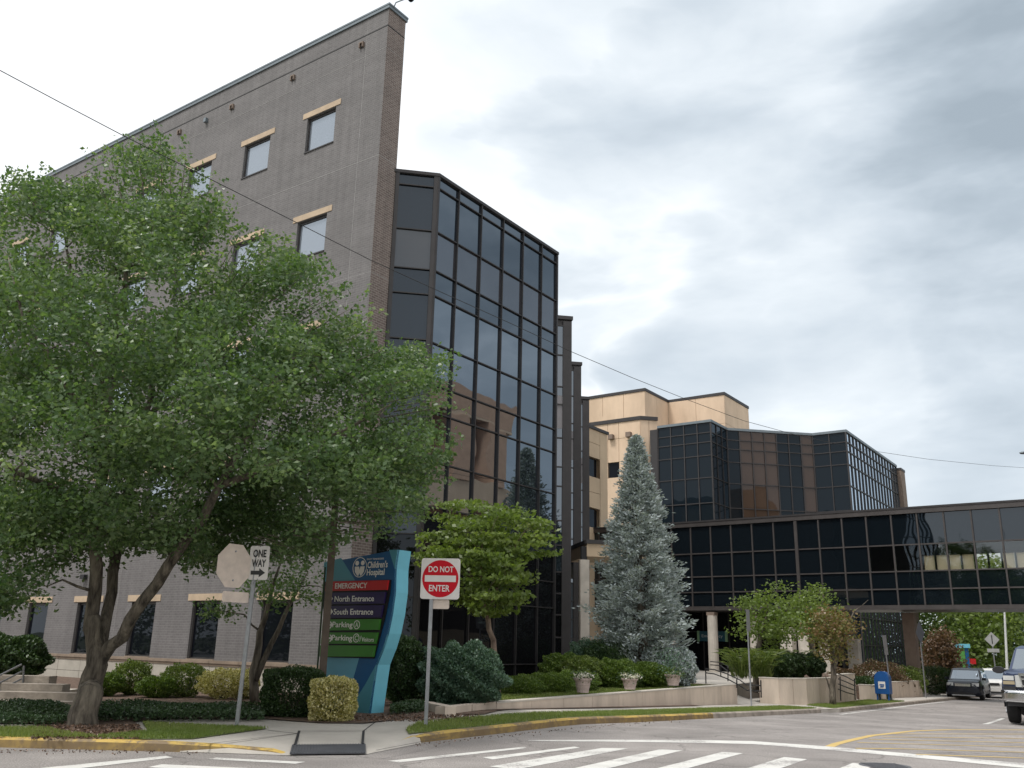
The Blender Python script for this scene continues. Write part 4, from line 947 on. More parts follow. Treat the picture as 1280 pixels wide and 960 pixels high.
for a, b, c, d, m_, tx, bx_ in bars:
    pts = [zoom(*a), zoom(*b), zoom(*c), zoom(*d)]; ext = -6
    pts[0] = (pts[0][0] + ext, pts[0][1]); pts[3] = (pts[3][0] + ext, pts[3][1])
    bar = slab(pts, m_, 'direction_bar', .03, .075)
    if tx:
        x0, x1, y0, y1 = bx_; ym = (y0 + y1) / 2
        sa, _ = hp(*zoom(x0, ym), .0755); sb2, _ = hp(*zoom(x1, ym), .0755); zt_ = hp(*zoom((x0 + x1) / 2, y0), .0755)[1]; zb_ = hp(*zoom((x0 + x1) / 2, y1 + (6 if tx == 'Parking' else 0)), .0755)[1]
        text_part(tx, FN, sa, sb2, zb_, zt_, .0755, M_slet, bar, fat=.012)
        ay = hp(*zoom(182, ym), .0755)[1]; ax = hp(*zoom(180, ym), .0755)[0]; ar = MB(); h = .075
        o = .0755
        ar.prism([FN(ax - .13, o, ay - .018), FN(ax + .0, o, ay - .018), FN(ax - .045, o, ay - h), FN(ax - .012, o, ay - h), FN(ax + .065, o, ay), FN(ax - .012, o, ay + h), FN(ax - .045, o, ay + h), FN(ax, o, ay + .018), FN(ax - .13, o, ay + .018)], FN.n * .004)
        build(ar, 'arrow', M_slet, bar)
def ring(F, s, z, ro, ri, o, m, par, asp=1.0, name='ring'):
    mb = MB(); n = 28
    for k in range(n):
        a, b = 2 * pi * k / n, 2 * pi * (k + 1) / n
        mb.prism([F(s + ri * asp * cos(a), o, z + ri * sin(a)), F(s + ro * asp * cos(a), o, z + ro * sin(a)), F(s + ro * asp * cos(b), o, z + ro * sin(b)), F(s + ri * asp * cos(b), o, z + ri * sin(b))], F.n * .004)
    build(mb, name, m, par, fix=False)
for (cx, cy, ch, ci) in ((352, 645, 'A', 3), (348, 733, 'C', 4)):
    s, z = hp(*zoom(cx, cy), .0755); par = [o for o in ms.children if o.name.startswith('direction_bar')][ci]
    ring(FN, s, z, .092, .077, .0755, M_slet, par); text_part(ch, FN, s - .04, s + .04, z - .05, z + .05, .0755, M_slet, par)
bars_o = [o for o in ms.children if o.name.startswith('direction_bar')]
sa, za = hp(*zoom(384, 757), .0755); sb2, zb_ = hp(*zoom(466, 727), .0755); text_part('Visitors', FN, sa, sb2, za, zb_ - .01, .0755, M_slet, bars_o[4])
sa, za = hp(*zoom(374, 757), .0755); sl_ = MB(); sl_.prism([FN(sa - .02, .0755, za), FN(sa - .008, .0755, za), FN(sa + .03, .0755, za + .12), FN(sa + .018, .0755, za + .12)], FN.n * .003); build(sl_, 'slash', M_slet, bars_o[4])
# logo: two small figures in an oval, and the name
zl = lambda X, Y: (420 + X / 18.286, 690 + Y / 18.286)
cs, cz = hp(*zl(548, 350)); rz_ = abs(hp(*zl(548, 120))[1] - hp(*zl(548, 580))[1]) / 2; rx_ = abs(hp(*zl(385, 350))[0] - hp(*zl(705, 350))[0]) / 2
ring(FN, cs, cz, rz_, rz_ * .93, .006, M_slet, ms, rx_ / rz_, 'logo_ring')
lg = MB()
for dx in (-1, 1):
    hx = cs + dx * rx_ * .40
    lg.prism([FN(hx + rx_ * .26 * cos(2 * pi * k / 14), .006, cz + rz_ * .42 + rz_ * .24 * sin(2 * pi * k / 14)) for k in range(14)], FN.n * .004)
    lg.prism([FN(hx - rx_ * .30, .006, cz + rz_ * .08), FN(hx + rx_ * .30, .006, cz + rz_ * .08), FN(hx + rx_ * (.34 - .12 * dx), .006, cz - rz_ * .45), FN(hx + rx_ * (.06 - .34 * dx * .6), .006, cz - rz_ * .86), FN(hx - rx_ * (.08 + .3 * dx * .6), .006, cz - rz_ * .80), FN(hx - rx_ * (.34 + .1 * dx), .006, cz - rz_ * .45)], FN.n * .004)
build(lg, 'logo_figures', M_slet, ms)
def tpx(txt, x0, x1, y0, y1, **k):
    ym = (y0 + y1) / 2; xm = (x0 + x1) / 2; text_part(txt, FN, hp(*zl(x0, ym))[0], hp(*zl(x1, ym))[0], hp(*zl(xm, y1))[1], hp(*zl(xm, y0))[1], .006, M_slet, ms, **k)
tpx('EAST TENNESSEE', 715, 1100, 140, 178); tpx("Children's", 728, 1185, 205, 362, fat=.02, shear=.08); tpx('Hospital', 708, 1115, 385, 575, fat=.02, shear=.05)

# brown post in front of it
M_post = mat('brown_post', (.115, .085, .065), .6, .25, 3, .2)
pb = at(399.5, 19.9, .12); pt = thing('square_lamp_post', pb, 'brown square steel post rising into the maple in front of the blue sign', 'post')
Fp = Fr(pb, 80); ubox('shaft', M_post, pt, Fp, -.075, .075, -.075, .075, .0, 5.6); ubox('base_plate', M_post, pt, Fp, -.15, .15, -.15, .15, .12, .15)
cdt = MB(); cdt.tube([Fp(-.115, 0, .12), Fp(-.115, 0, 3.1)], .02); build(cdt, 'conduit', M_sgreen if False else mat('green_conduit', (.04, .075, .035), .6, .1), pt)
# black pedestal
q = at(386, 20.4, .12); t = thing('utility_pedestal', q, 'small dark meter pedestal at the foot of the brown post', 'pedestal'); Fq = Fr(q, 80)
ubox('casing', M_black, t, Fq, -.12, .12, -.08, .08, .12, .92); ubox('cap', M_conc, t, Fq, -.13, .13, -.1, .1, .92, .96)
for z in (.28, .58): ubox('panel', mat('dull_panel', (.10, .09, .10), .5, .2) if z < .3 else MATS['dull_panel'], t, Fq, -.09, .08, .08, .092, z, z + .24)

# ------------------------------------------------------------------ traffic signs
M_galv = mat('galvanised_steel', (.33, .34, .36), .45, .12, 8, metal=.6); M_alum = mat('sign_back_aluminium', (.66, .56, .49), .55, .12, 5, metal=.1)
M_signw = mat('sign_white', (.66, .63, .61), .45, .06, 3); M_signr = mat('sign_red_face', (.50, .006, .018), .6, .05, spec=.2); M_signk = mat('sign_black', (.02, .02, .022), .5, .05)
M_signy = mat('sign_yellow_back', (.40, .40, .40), .5, .1)
def rrect(F, s0, s1, z0, z1, r, o, th):
    pts = []
    for cx, cz, a0 in ((s1 - r, z1 - r, 0), (s0 + r, z1 - r, 90), (s0 + r, z0 + r, 180), (s1 - r, z0 + r, 270)):
        for k in range(4): a = RAD(a0 + 30 * k); pts.append(F(cx + r * cos(a), o, cz + r * sin(a)))
    mb = MB(); mb.prism(pts, F.n * th); return mb
class Tilt:
    "frame leaned sideways by an angle around its foot"
    def __init__(s, F, lean): s.F = F; s.l = lean; s.n = F.n; s.u = F.u
    def __call__(s, a, o, z): return s.F(a + z * math.tan(s.l), o, z)
def upost(t, F, z0, z1, w=.03):
    mb = MB()
    for a, b, c, d in ((-w, w, -.005, .0), (-w - .002, -w + .008, -.035, .002), (w - .008, w + .002, -.035, .002)): mb.fbox(F, a, b, c, d, z0, z1)
    build(mb, 'post', M_galv, t, fix=False)
# DO NOT ENTER
b0 = onG(532, 908, .13); Fd = Tilt(Fr(b0, 94), RAD(.2))
Fd0 = Fr(b0, 94); t = thing('do_not_enter_sign', b0, 'white square sign with red disc reading DO NOT ENTER on a grey steel post', 'sign')
k_ = lambda px, py: Fd0.hit(px, py)
zt_, zb_ = k_(551, 698)[1], k_(550, 749)[1]; H = zt_ - zb_; sc_ = (k_(530, 725)[0] + k_(571, 725)[0]) / 2; hw = H / 2 * .98; zc = (zt_ + zb_) / 2
upost(t, Fd0, .1, zt_ - .03)
pl_ = build(rrect(Fd0, sc_ - hw, sc_ + hw, zb_, zt_, .05, .006, .006), 'sign_plate', M_signw, t)
dm = MB(); dm.prism([Fd0(sc_ + hw * .93 * cos(2 * pi * k / 36), .0125, zc + hw * .93 * sin(2 * pi * k / 36)) for k in range(36)], Fd0.n * .002); build(dm, 'red_disc', M_signr, pl_)
ubox('white_bar', M_signw, pl_, Fd0, sc_ - hw * .80, sc_ + hw * .80, .0146, .017, zc - hw * .16, zc + hw * .16)
text_part('DO NOT', Fd0, sc_ - hw * .62, sc_ + hw * .66, zc + hw * .32, zc + hw * .62, .0148, M_signw, pl_, fat=.018)
text_part('ENTER', Fd0, sc_ - hw * .56, sc_ + hw * .50, zc - hw * .64, zc - hw * .32, .0148, M_signw, pl_, fat=.018)
a0_, a1_ = k_(537, 758)[0], k_(561, 758)[0]; build(rrect(Fd0, a0_, a1_, k_(550, 761)[1], zb_ - .0, .03, -.05, .004), 'small_rear_plate', M_alum, t)
# ONE WAY with the back of a STOP sign
b1_ = onG(295, 909, .13); Fo1 = Fr(b1_, 97); t = thing('one_way_sign', b1_, 'ONE WAY arrow sign sharing its post with the bare back of an octagonal sign', 'sign')
TL = Tilt(Fo1, RAD(1.2)); k_ = lambda px, py: Fo1.hit(px, py)
zt_, zb_ = k_(324, 682.5)[1], k_(322, 725)[1]
mb = MB()
for a, b, c, d in ((-.03, .03, -.005, .0), (-.032, -.022, -.035, .002), (.022, .032, -.035, .002)): mb.fbox(TL, a, b, c, d, .1, zt_ - .05)
build(mb, 'post', M_galv, t, fix=False)
s0_, s1_ = k_(312, 703)[0], k_(336.5, 703)[0]
pl_ = build(rrect(Fo1, s0_, s1_, zb_, zt_, .04, .012, .006), 'sign_plate', M_signw, t)
bd = MB(); W_ = s1_ - s0_; H = zt_ - zb_
text_part('ONE', Fo1, s0_ + W_ * .17, s1_ - W_ * .16, zt_ - H * .34, zt_ - H * .11, .0185, M_signk, pl_, fat=.03)
text_part('WAY', Fo1, s0_ + W_ * .14, s1_ - W_ * .14, zt_ - H * .62, zt_ - H * .40, .0185, M_signk, pl_, fat=.03)
ar = MB(); zc = zb_ + H * .21; 
ar.prism([Fo1(s0_ + W_ * .13, .0185, zc - .035), Fo1(s0_ + W_ * .55, .0185, zc - .035), Fo1(s0_ + W_ * .55, .0185, zc - .08), Fo1(s1_ - W_ * .14, .0185, zc), Fo1(s0_ + W_ * .55, .0185, zc + .08), Fo1(s0_ + W_ * .55, .0185, zc + .035), Fo1(s0_ + W_ * .13, .0185, zc + .035)], Fo1.n * .002); build(ar, 'arrow', M_signk, pl_)
# octagon seen from behind, turned about the post
Fk = Fr(Fo1(.0, -.03, 0), 36); oc = [(283.2, 716), (284.5, 693), (299.5, 679.8), (312.5, 682), (313, 733), (294, 735)]
kk = lambda px, py: Fk.hit(px, py)
co_ = kk(300.5, 708); R_ = .385
mb = MB(); ctr = (-.40, co_[1]); mb.prism([Fk(ctr[0] + R_ * cos(RAD(22.5 + 45 * k)) * 1.0, .0, ctr[1] + R_ * sin(RAD(22.5 + 45 * k)) * 1.05) for k in range(8)], Fk.n * .004); build(mb, 'octagon_plate_back', M_alum, t)
build(rrect(Fk, -.58, -.02, co_[1] - .62, co_[1] - .44, .03, 0, .004), 'small_plate_back', M_alum, t)
mb = MB(); mb.fbox(TL, -.012, .012, -.03, .02, ctr[1] - .3, ctr[1] + .3); build(mb, 'bracket', M_galv, t)

for dz in (-.25, .25):
    mb = MB(); mb.tube([Fk(ctr[0], .0, ctr[1] + dz), Fk(ctr[0], .02, ctr[1] + dz)], .016, 8); build(mb, 'bolt', M_galv, t, fix=False)
    mb = MB(); mb.tube([Fo1((s0_ + s1_) / 2, .012, (zt_ + zb_) / 2 + dz * 1.15), Fo1((s0_ + s1_) / 2, .024, (zt_ + zb_) / 2 + dz * 1.15)], .012, 8); build(mb, 'bolt', M_galv, t, fix=False)
# thin post at the wall with a no-text plate seen edge on
b2_ = at(940, 33.0, gz(8.7, 33) + .12); F2 = Fr(b2_, 30); t = thing('edge_on_sign', b2_, 'narrow sign seen nearly edge-on on a thin grey post by the ramp', 'sign')
upost(t, F2, b2_.z, b2_.z + 3.05, .03); zt_ = depth(936, 762, 33).z; build(rrect(F2, -.22, .22, zt_ - .75, zt_, .03, .01, .006), 'sign_plate', M_galv, t)
# mailbox post with sign
b3 = at(1115, 42.5, gz(17, 42.5) + .12); F3 = Fr(b3, 50); t = thing('leaning_sign', b3, 'small grey sign on a thin leaning post in front of the blue mailbox', 'sign'); T3 = Tilt(F3, RAD(-4.5))
mb = MB(); mb.fbox(T3, -.03, .03, -.03, 0, b3.z, b3.z + 2.75); build(mb, 'post', M_galv, t); mb = MB(); mb.fbox(T3, -.16, .16, .0, .01, b3.z + 2.0, b3.z + 2.85); build(mb, 'sign_plate', M_galv, t)
b4 = at(1158, 50, gz(22.5, 50) + .12); F4 = Fr(b4, 60); t = thing('street_sign', b4, 'back of a grey diamond-shaped sign on a thin post beside the brown pier', 'sign')
upost(t, F4, b4.z, b4.z + 3.6, .03); mb = MB(); zc = depth(1150, 791, 50).z; mb.prism([F4(.0, .01, zc - .62), F4(.36, .01, zc), F4(0, .01, zc + .62), F4(-.36, .01, zc)], F4.n * .006); build(mb, 'sign_plate', mat('grey_plate', (.10, .11, .13), .5, .1), t)
b5 = at(1247, 80, -1.06); F5 = Fr(b5, 94); t = thing('diamond_sign', b5, 'pale diamond sign with a small plate below, far down the street', 'sign')
upost(t, F5, b5.z, b5.z + 4.0, .05); zc = depth(1245.5, 799.5, 80).z; mb = MB(); mb.prism([F5(0, .01, zc - .62), F5(.62, .01, zc), F5(0, .01, zc + .62), F5(-.62, .01, zc)], F5.n * .01); build(mb, 'sign_plate', M_signy, t)
mb = MB(); mb.fbox(F5, -.012 * 3, .036, .02, .03, zc - .35, zc + .35); build(mb, 'arrow', M_signk, t); ubox('lower_plate', M_signy, t, F5, -.5, .5, .01, .02, zc - 1.05, zc - .75)
b6 = at(1260, 84, -1.06); t = thing('street_pole', b6, 'tall thin white pole rising behind the parked cars', 'pole'); mb = MB(); mb.tube([b6, depth(1255.5, 763, 84)], [.13, .08]); build(mb, 'shaft', M_whitep, t)
# far green/blue sign
b7 = at(1208, 74, -1.06); F7 = Fr(b7, 100); t = thing('far_wayfinding_sign', b7, 'small green and blue totem sign far down the street under the trees', 'sign')
M_tg = mat('totem_green', (.09, .30, .07), .4, .08); z7 = depth(1208, 805, 74).z
ubox('shaft', M_tg, t, F7, -.42, .12, -.2, .2, -1.06, z7 - .3); ubox('cap', M_scy, t, F7, -.5, .55, -.25, .25, z7 - .3, z7); ubox('blue_panel', M_sblue, t, F7, .12, .42, -.2, .15, -1.06, z7 - .3)
for k in range(2): ubox('red_bar', M_sred, t, F7, .43, .9, -.1, .1, z7 - 1.5 - k * .8, z7 - 1.1 - k * .8)

# ------------------------------------------------------------------ mailbox
mc_ = at(1106, 42.6, gz(16.9, 42.6) + .12); mb_t = thing('blue_mailbox', mc_, 'rounded blue street mailbox standing at the kerb', 'mailbox', rz=RAD(-35)); 
M_mail = mat('mailbox_blue', (.008, .07, .24), .4, .1, 4)
mb = MB(); R0 = .30
def arch(y): return [(x, y, z) for x, z in [(-R0, .32), (R0, .32)] + [(R0 * cos(RAD(a)), .95 + .33 * sin(RAD(a))) for a in range(0, 181, 18)]]
mb.loft([arch(-.27), arch(.27)]); build(mb, 'body', M_mail, mb_t, local=True)
mb = MB(); mb.loft([[(p[0] * 1.04, y, p[2] + .01) for p in arch(0)] for y in (-.285, -.255)]); build(mb, 'rim', M_mail, mb_t, local=True)
for x in (-.24, .24):
    for y in (-.2, .2):
        mb = MB(); mb.box((x - .035, y - .03, 0), (x + .035, y + .03, .33)); build(mb, 'leg', M_mail, mb_t, local=True)
mb = MB(); mb.box((-.15, -.295, .55), (.15, -.285, .85)); build(mb, 'label_plate', M_signw, mb_t, local=True)
mb = MB(); mb.box((-.09, -.302, .68), (.10, -.296, .74)); mb.prism([(-.1, -.302, .60), (.05, -.302, .60), (.1, -.302, .66), (-.04, -.302, .66)], (0, .005, 0)); build(mb, 'label_mark', M_mail, mb_t, local=True)

# ------------------------------------------------------------------ vehicles
M_tyre = mat('tyre_rubber', (.018, .018, .019), .85, .15, 8); M_rim = mat('alloy_rim', (.45, .46, .48), .3, .1, 6, metal=.8)
M_chrome = mat('chrome', (.62, .63, .65), .12, .05, metal=1.0); M_lamp = mat('headlamp_lens', (.55, .56, .55), .15, .1, spec=.8, coat=.5); M_amber = mat('amber_lens', (.36, .30, .20), .2, .1)
M_plast = mat('black_trim', (.02, .02, .022), .55, .1)
def paint(n, c): return mat(n, c, .32, .04, 2, coat=.25, metal=.1, spec=.35)
def sec(y, zb, zm, zt, w, wt=.86, cr=.03):
    "one cross-section of the body at distance y from the nose (nose at y=0, tail at +y)"
    h = [(w * .80, zb), (w * .97, zb + .06), (w, (zb + zm) / 2), (w, zm), (w * .965, zm + (zt - zm) * .55), (w * wt, zt), (w * wt * .5, zt + cr)]
    return [(x, y, z) for x, z in h] + [(-x, y, z) for x, z in h[::-1]]
def wheel(t, x, y, r, wd, side):
    mb = MB(); rings = []
    for u, rr in ((-.5, .72), (-.5, .93), (-.38, 1), (.38, 1), (.5, .93), (.5, .70), (.36, .66)):
        rings.append([(x + side * u * wd, y + rr * r * cos(2 * pi * k / 24), r + rr * r * sin(2 * pi * k / 24)) for k in range(24)])
    mb.loft(rings, cap=True); w_ = build(mb, 'wheel', M_tyre, t, local=True, smooth=False)
    mb = MB(); xo = x + side * wd * .37
    mb.loft([[(xo + side * dx, y + rr * r * cos(2 * pi * k / 20), r + rr * r * sin(2 * pi * k / 20)) for k in range(20)] for dx, rr in ((0, .66), (.05, .60), (.03, .52), (.03, .2), (.06, .14))])
    for k in range(5):
        a = 2 * pi * k / 5; ca, sa = cos(a), sin(a); p = []
        for q, hw_ in ((.12, .11), (.6, .07)):
            p += [(xo + side * .05, y + r * (q * ca - hw_ * sa), r + r * (q * sa + hw_ * ca)), (xo + side * .05, y + r * (q * ca + hw_ * sa), r + r * (q * sa - hw_ * ca))]
        mb.prism([p[0], p[1], p[3], p[2]], (side * .02, 0, 0))
    build(mb, 'rim', M_rim, w_, local=True)
def car(loc, rz, label, cat, name, pm, Lc, Wd, H, hood_z, belt, y_ws0, y_ws1, y_rf, y_end, r=.34, wb=(.85, None), lowz=.22, grille=None, group=None, roofw=.76):
    t = thing(name, loc, label, cat, group, rz); w = Wd / 2; y1 = wb[0]; y2 = wb[1] or Lc - .85
    rings = [sec(0.0, lowz + .10, .50, hood_z - .24, w * .80, .80), sec(.10, lowz, .52, hood_z - .14, w * .90, .84), sec(.35, lowz, .55, hood_z - .06, w * .97, .86), sec(y_ws0 * .6, lowz, .58, hood_z - .02, w, .86),
             sec(y_ws0, lowz, .62, belt - .02, w, .88), sec(y_ws1 + .4, lowz, .62, belt, w, .90), sec(y_rf, lowz, .64, belt + .03, w, .90), sec(y_end, lowz, .66, belt + .04, w * .99, .90), sec(Lc - .12, lowz, .66, belt - .02, w * .95, .88), sec(Lc, lowz + .12, .62, belt - .12, w * .86, .85)]
    mb = MB(); mb.loft(rings); body = build(mb, 'body', pm, t, smooth=True, local=True)
    m = body.modifiers.new('bevel', 'EDGE_SPLIT'); m.split_angle = RAD(38)
    wr = w * roofw; wbt = w * .90
    def rg(z, y0, y3, ww, b=.0): return [(-ww, y0, z), (-ww * .6, y0 - b, z), (ww * .6, y0 - b, z), (ww, y0, z), (ww, y3, z), (-ww, y3, z)]
    zr = H
    A = rg(belt - .03, y_ws0 + .06, y_end - .02, wbt, .12); B = rg(zr - .09, y_ws1 - .02, y_rf + .05, wr * 1.02, .05); Cc = rg(zr - .02, y_ws1 + .14, y_rf - .15, wr * .90, .02); Dd = rg(zr, y_ws1 + .45, y_rf - .5, wr * .6, 0)
    mb = MB(); mb.loft([A, B, Cc, Dd]); cab = build(mb, 'cabin', pm, t, local=True)
    def pane(pts, name='window_glass', g=None, e=.008):
        P = [Vector(p) for p in pts]; n = (P[1] - P[0]).cross(P[2] - P[0]).normalized(); c = sum(P, Vector()) / len(P)
        if n.dot(c - Vector((0, (y_ws1 + y_rf) / 2, belt))) < 0: n = -n
        mb = MB(); mb.prism([p + n * .002 for p in P], n * e); build(mb, name, g or G_car, cab, local=True, fix=True)
    def lp(a, b, u): return Vector(a).lerp(Vector(b), u)
    # windscreen (three facets), side and rear panes
    pane([lp(A[0], A[1], .25).lerp(lp(B[0], B[1], .25), .12), lp(A[1], A[1], 0).lerp(Vector(B[1]), .12), Vector(A[1]).lerp(Vector(B[1]), .93), lp(A[0], A[1], .3).lerp(lp(B[0], B[1], .3), .93)], 'windscreen')
    pane([Vector(A[1]).lerp(Vector(B[1]), .12), Vector(A[2]).lerp(Vector(B[2]), .12), Vector(A[2]).lerp(Vector(B[2]), .93), Vector(A[1]).lerp(Vector(B[1]), .93)], 'windscreen')
    pane([Vector(A[2]).lerp(Vector(B[2]), .12), lp(A[2], A[3], .75).lerp(lp(B[2], B[3], .75), .12), lp(A[2], A[3], .7).lerp(lp(B[2], B[3], .7), .93), Vector(A[2]).lerp(Vector(B[2]), .93)], 'windscreen')
    for a, b, c, d in ((3, 4, 3, 4), (0, 5, 0, 5)):
        for u0, u1, ub0, ub1 in ((.14, .44, .05, .45), (.475, .74, .485, .78), (.775, .93, .815, .95)):
            p = [lp(A[a], A[b], u0).lerp(lp(B[a], B[b], ub0), .12), lp(A[a], A[b], u1).lerp(lp(B[a], B[b], ub1), .12), lp(A[a], A[b], u1).lerp(lp(B[a], B[b], ub1), .88), lp(A[a], A[b], u0).lerp(lp(B[a], B[b], ub0), .88)]
            pane(p)
    for x, side in ((w - .10, 1), (-w + .10, -1)):
        for y in (y1, y2):
            wheel(t, x - side * .02, y, r, .22, side); ab = MB(); n = 18
            ab.loft([[(side * (w + .004), y + rr * cos(pi * k / n), r + rr * sin(pi * k / n)) for k in range(n + 1)] for rr in (r * 1.17, r * .2)], closed=False); build(ab, 'wheel_arch', M_black, t, local=True, fix=False)
        mb = MB(); mb.box((side * (w + .02) - .10, y_ws0 + .12, belt), (side * (w + .02) + .10, y_ws0 + .24, belt + .14)); build(mb, 'mirror', pm, t, local=True)
        hb = MB(); x0, x1 = sorted((side * w * .50, side * w * .86)); hb.prism([(x0, .035 + (.03 if side * x0 < side * x1 else .1), hood_z - .30), (x1, .10 if side > 0 else .035, hood_z - .32), (x1, .16 if side > 0 else .10, hood_z - .15), (x0, .10 if side > 0 else .16, hood_z - .16)], (0, -.08, 0)); build(hb, 'headlight', M_lamp, t, local=True)
        for y in (y_ws0 + 1.25,):
            mb = MB(); mb.box((side * w - .003 - .004, y, .75), (side * w + .01, y + .14, .78)); build(mb, 'door_handle', M_chrome, t, local=True)
    mb = MB(); mb.box((-w * .42, -.03, hood_z - .33), (w * .42, .03, hood_z - .19)); build(mb, 'grille', M_chrome if grille == 'c' else M_plast, t, local=True)
    mb = MB(); mb.loft([[(x, -.06 + .10 * (abs(x) / w) ** 2, z) for x in np.linspace(-w * .86, w * .86, 9)] for z in (.40, .46, .58, .62)], closed=False); bp_ = build(mb, 'bumper', pm, t, local=True); bp_.modifiers.new('solid', 'SOLIDIFY').thickness = .07
    mb = MB(); mb.box((-w * .55, -.075, lowz + .02), (w * .55, .03, .385)); build(mb, 'air_intake', M_plast, t, local=True); mb = MB(); mb.box((-w * .62, -.085, lowz + .0), (w * .62, .02, lowz + .06)); build(mb, 'skid_plate', M_rim, t, local=True)
    mb = MB(); mb.box((-w * .8, .25, lowz - .02), (w * .8, Lc - .3, lowz + .15)); build(mb, 'underbody', M_plast, t, local=True)
    return t
HD = -35.0      # nose points down the street towards the viewer
def along(px, Y, sh=0): return at(px, Y, gz((px - 640) / 1177 * Y, Y) + .0)
sv = at(1203, 52.5, 0); sv.z = gz(sv.x, sv.y)
car(sv, RAD(-33), 'dark blue-black sport utility car parked nose-on at the kerb, first of the parked row', 'car', 'parked_suv', paint('dark_blue_paint', (.012, .016, .028)), 4.6, 1.87, 1.66, 1.05, 1.03, 1.15, 1.9, 3.95, 4.35, r=.37, grille='c', group='cars parked along the kerb')
dS = Vector((sin(RAD(33)), cos(RAD(33)), 0))
wv = sv + dS * 6.6 + Vector((dS.y, -dS.x, 0)) * .8; wv.z = gz(wv.x, wv.y)
car(wv, RAD(-33), 'white sport utility car parked second, behind the dark one', 'car', 'parked_suv', paint('white_paint', (.66, .65, .63)), 4.7, 1.86, 1.70, 1.08, 1.05, 1.2, 1.95, 4.1, 4.5, r=.37, group='cars parked along the kerb')
wv2 = wv + dS * 6.4 + Vector((dS.y, -dS.x, 0)) * .9; wv2.z = gz(wv2.x, wv2.y)
car(wv2, RAD(-33), 'dark blue sedan parked third, mostly hidden by the white car', 'car', 'parked_sedan', paint('blue_paint', (.02, .035, .10)), 4.6, 1.8, 1.46, .95, .92, 1.3, 2.1, 3.5, 4.2, r=.33, group='cars parked along the kerb')

# pickup at the right edge
pk = onG(1271, 905, 0); PH = RAD(-33); pu = Vector((cos(PH), sin(PH), 0)); pv = Vector((-sin(PH), cos(PH), 0))
org = pk + pu * .98 - pv * 1.2; org.z = gz(org.x, org.y)
tk = thing('pickup_truck', org, 'blue and chrome pickup truck coming down the street at the right edge', 'truck', None, PH); tk.scale = (1.2, 1.2, 1.2)
P_t = paint('slate_blue_paint', (.035, .05, .10)); w = 1.0
def lb(n, a, b, m, par=None):
    mb = MB(); mb.box(a, b); return build(mb, n, m, par or tk, local=True)
mb = MB(); mb.loft([sec(.18, .62, .85, 1.22, .94, .92), sec(.35, .55, .9, 1.27, 1.0, .92), sec(1.4, .5, .95, 1.32, 1.0, .90, .05), sec(1.75, .5, .95, 1.30, 1.0, .9), sec(4.6, .5, .95, 1.28, 1.0, .95), sec(5.9, .5, .95, 1.28, .98, .95)]); bd_ = build(mb, 'body', P_t, tk, smooth=True, local=True); bd_.modifiers.new('split', 'EDGE_SPLIT').split_angle = RAD(38)
mb = MB(); mb.loft([[(-.92, 1.7, 1.26), (.92, 1.7, 1.26), (.92, 4.2, 1.26), (-.92, 4.2, 1.26)], [(-.74, 2.35, 1.88), (.74, 2.35, 1.88), (.76, 3.9, 1.88), (-.76, 3.9, 1.88)], [(-.62, 2.6, 1.95), (.62, 2.6, 1.95), (.62, 3.8, 1.95), (-.62, 3.8, 1.95)]]); cb = build(mb, 'cabin', P_t, tk, local=True)
mb = MB(); mb.prism([(-.83, 1.76, 1.325), (.83, 1.76, 1.325), (.70, 2.30, 1.85), (-.70, 2.30, 1.85)], (0, -.02, .014)); build(mb, 'windscreen', G_car, cb, local=True)
for s in (-1, 1):
    mb = MB(); mb.prism([(s * .905, 1.95, 1.33), (s * .905, 3.0, 1.33), (s * .775, 3.0, 1.82), (s * .765, 2.45, 1.82)], (s * .012, 0, .003)); build(mb, 'window_glass', G_car, cb, local=True)
    mb = MB(); mb.loft([[(s * .66 + s * dx * .17, y, z) for dx, z in ((-1, .92), (1, .92), (1.05, 1.02), (.8, 1.19), (-.9, 1.22))] for y in (.12, .2)]); hl = build(mb, 'headlight', M_lamp, tk, local=True)
    mb = MB(); mb.loft([[(s * .80 + s * dx * .14, y, z) for dx, z in ((-1, .90), (1.0, .92), (1.1, 1.12), (.2, 1.26), (-1, 1.22))] for y in (.10, .3)]); build(mb, 'lamp_housing', P_t, tk, local=True)
    lb('upper_lens', (s * .80 - .12, .075, 1.08), (s * .80 + .12, .10, 1.19), M_lamp); lb('turn_lens', (s * .80 - .13, .07, .98), (s * .80 + .13, .10, 1.06), M_amber); lb('lamp_trim', (s * .80 - .14, .08, .84), (s * .80 + .14, .11, .93), M_plast)
    mb = MB(); mb.loft([[(s * 1.17 + (.14 + e) * cos(2 * pi * k / 10), y, 1.30 + (.085 + e * .6) * sin(2 * pi * k / 10)) for k in range(10)] for y, e in ((1.78, 0), (1.84, .02), (1.93, -.03))]); build(mb, 'mirror', M_plast, tk, local=True); lb('mirror_arm', (min(s * .9, s * 1.1), 1.82, 1.27), (max(s * .9, s * 1.1), 1.88, 1.32), M_plast)
    wheel(tk, s * .84, 1.0, .41, .27, s); wheel(tk, s * .84, 4.7, .41, .27, s)
    ab = MB(); ab.loft([[(s * 1.004, 1.0 + rr * cos(pi * k / 18), .41 + rr * sin(pi * k / 18)) for k in range(19)] for rr in (.50, .1)], closed=False); build(ab, 'wheel_arch', M_black, tk, local=True, fix=False)
mb = MB(); mb.loft([[(x, -.10 + .16 * (abs(x) / 1.0) ** 2.5, z) for x in np.linspace(-1.0, 1.0, 13)] for z in (.56, .64, .76, .84)], closed=False); bp_ = build(mb, 'bumper', M_chrome, tk, smooth=True, local=True); bp_.modifiers.new('solid', 'SOLIDIFY').thickness = .1
lb('valance', (-.88, .05, .46), (.88, .3, .6), M_plast); lb('grille', (-.5, .03, .86), (.5, .14, 1.2), M_plast)
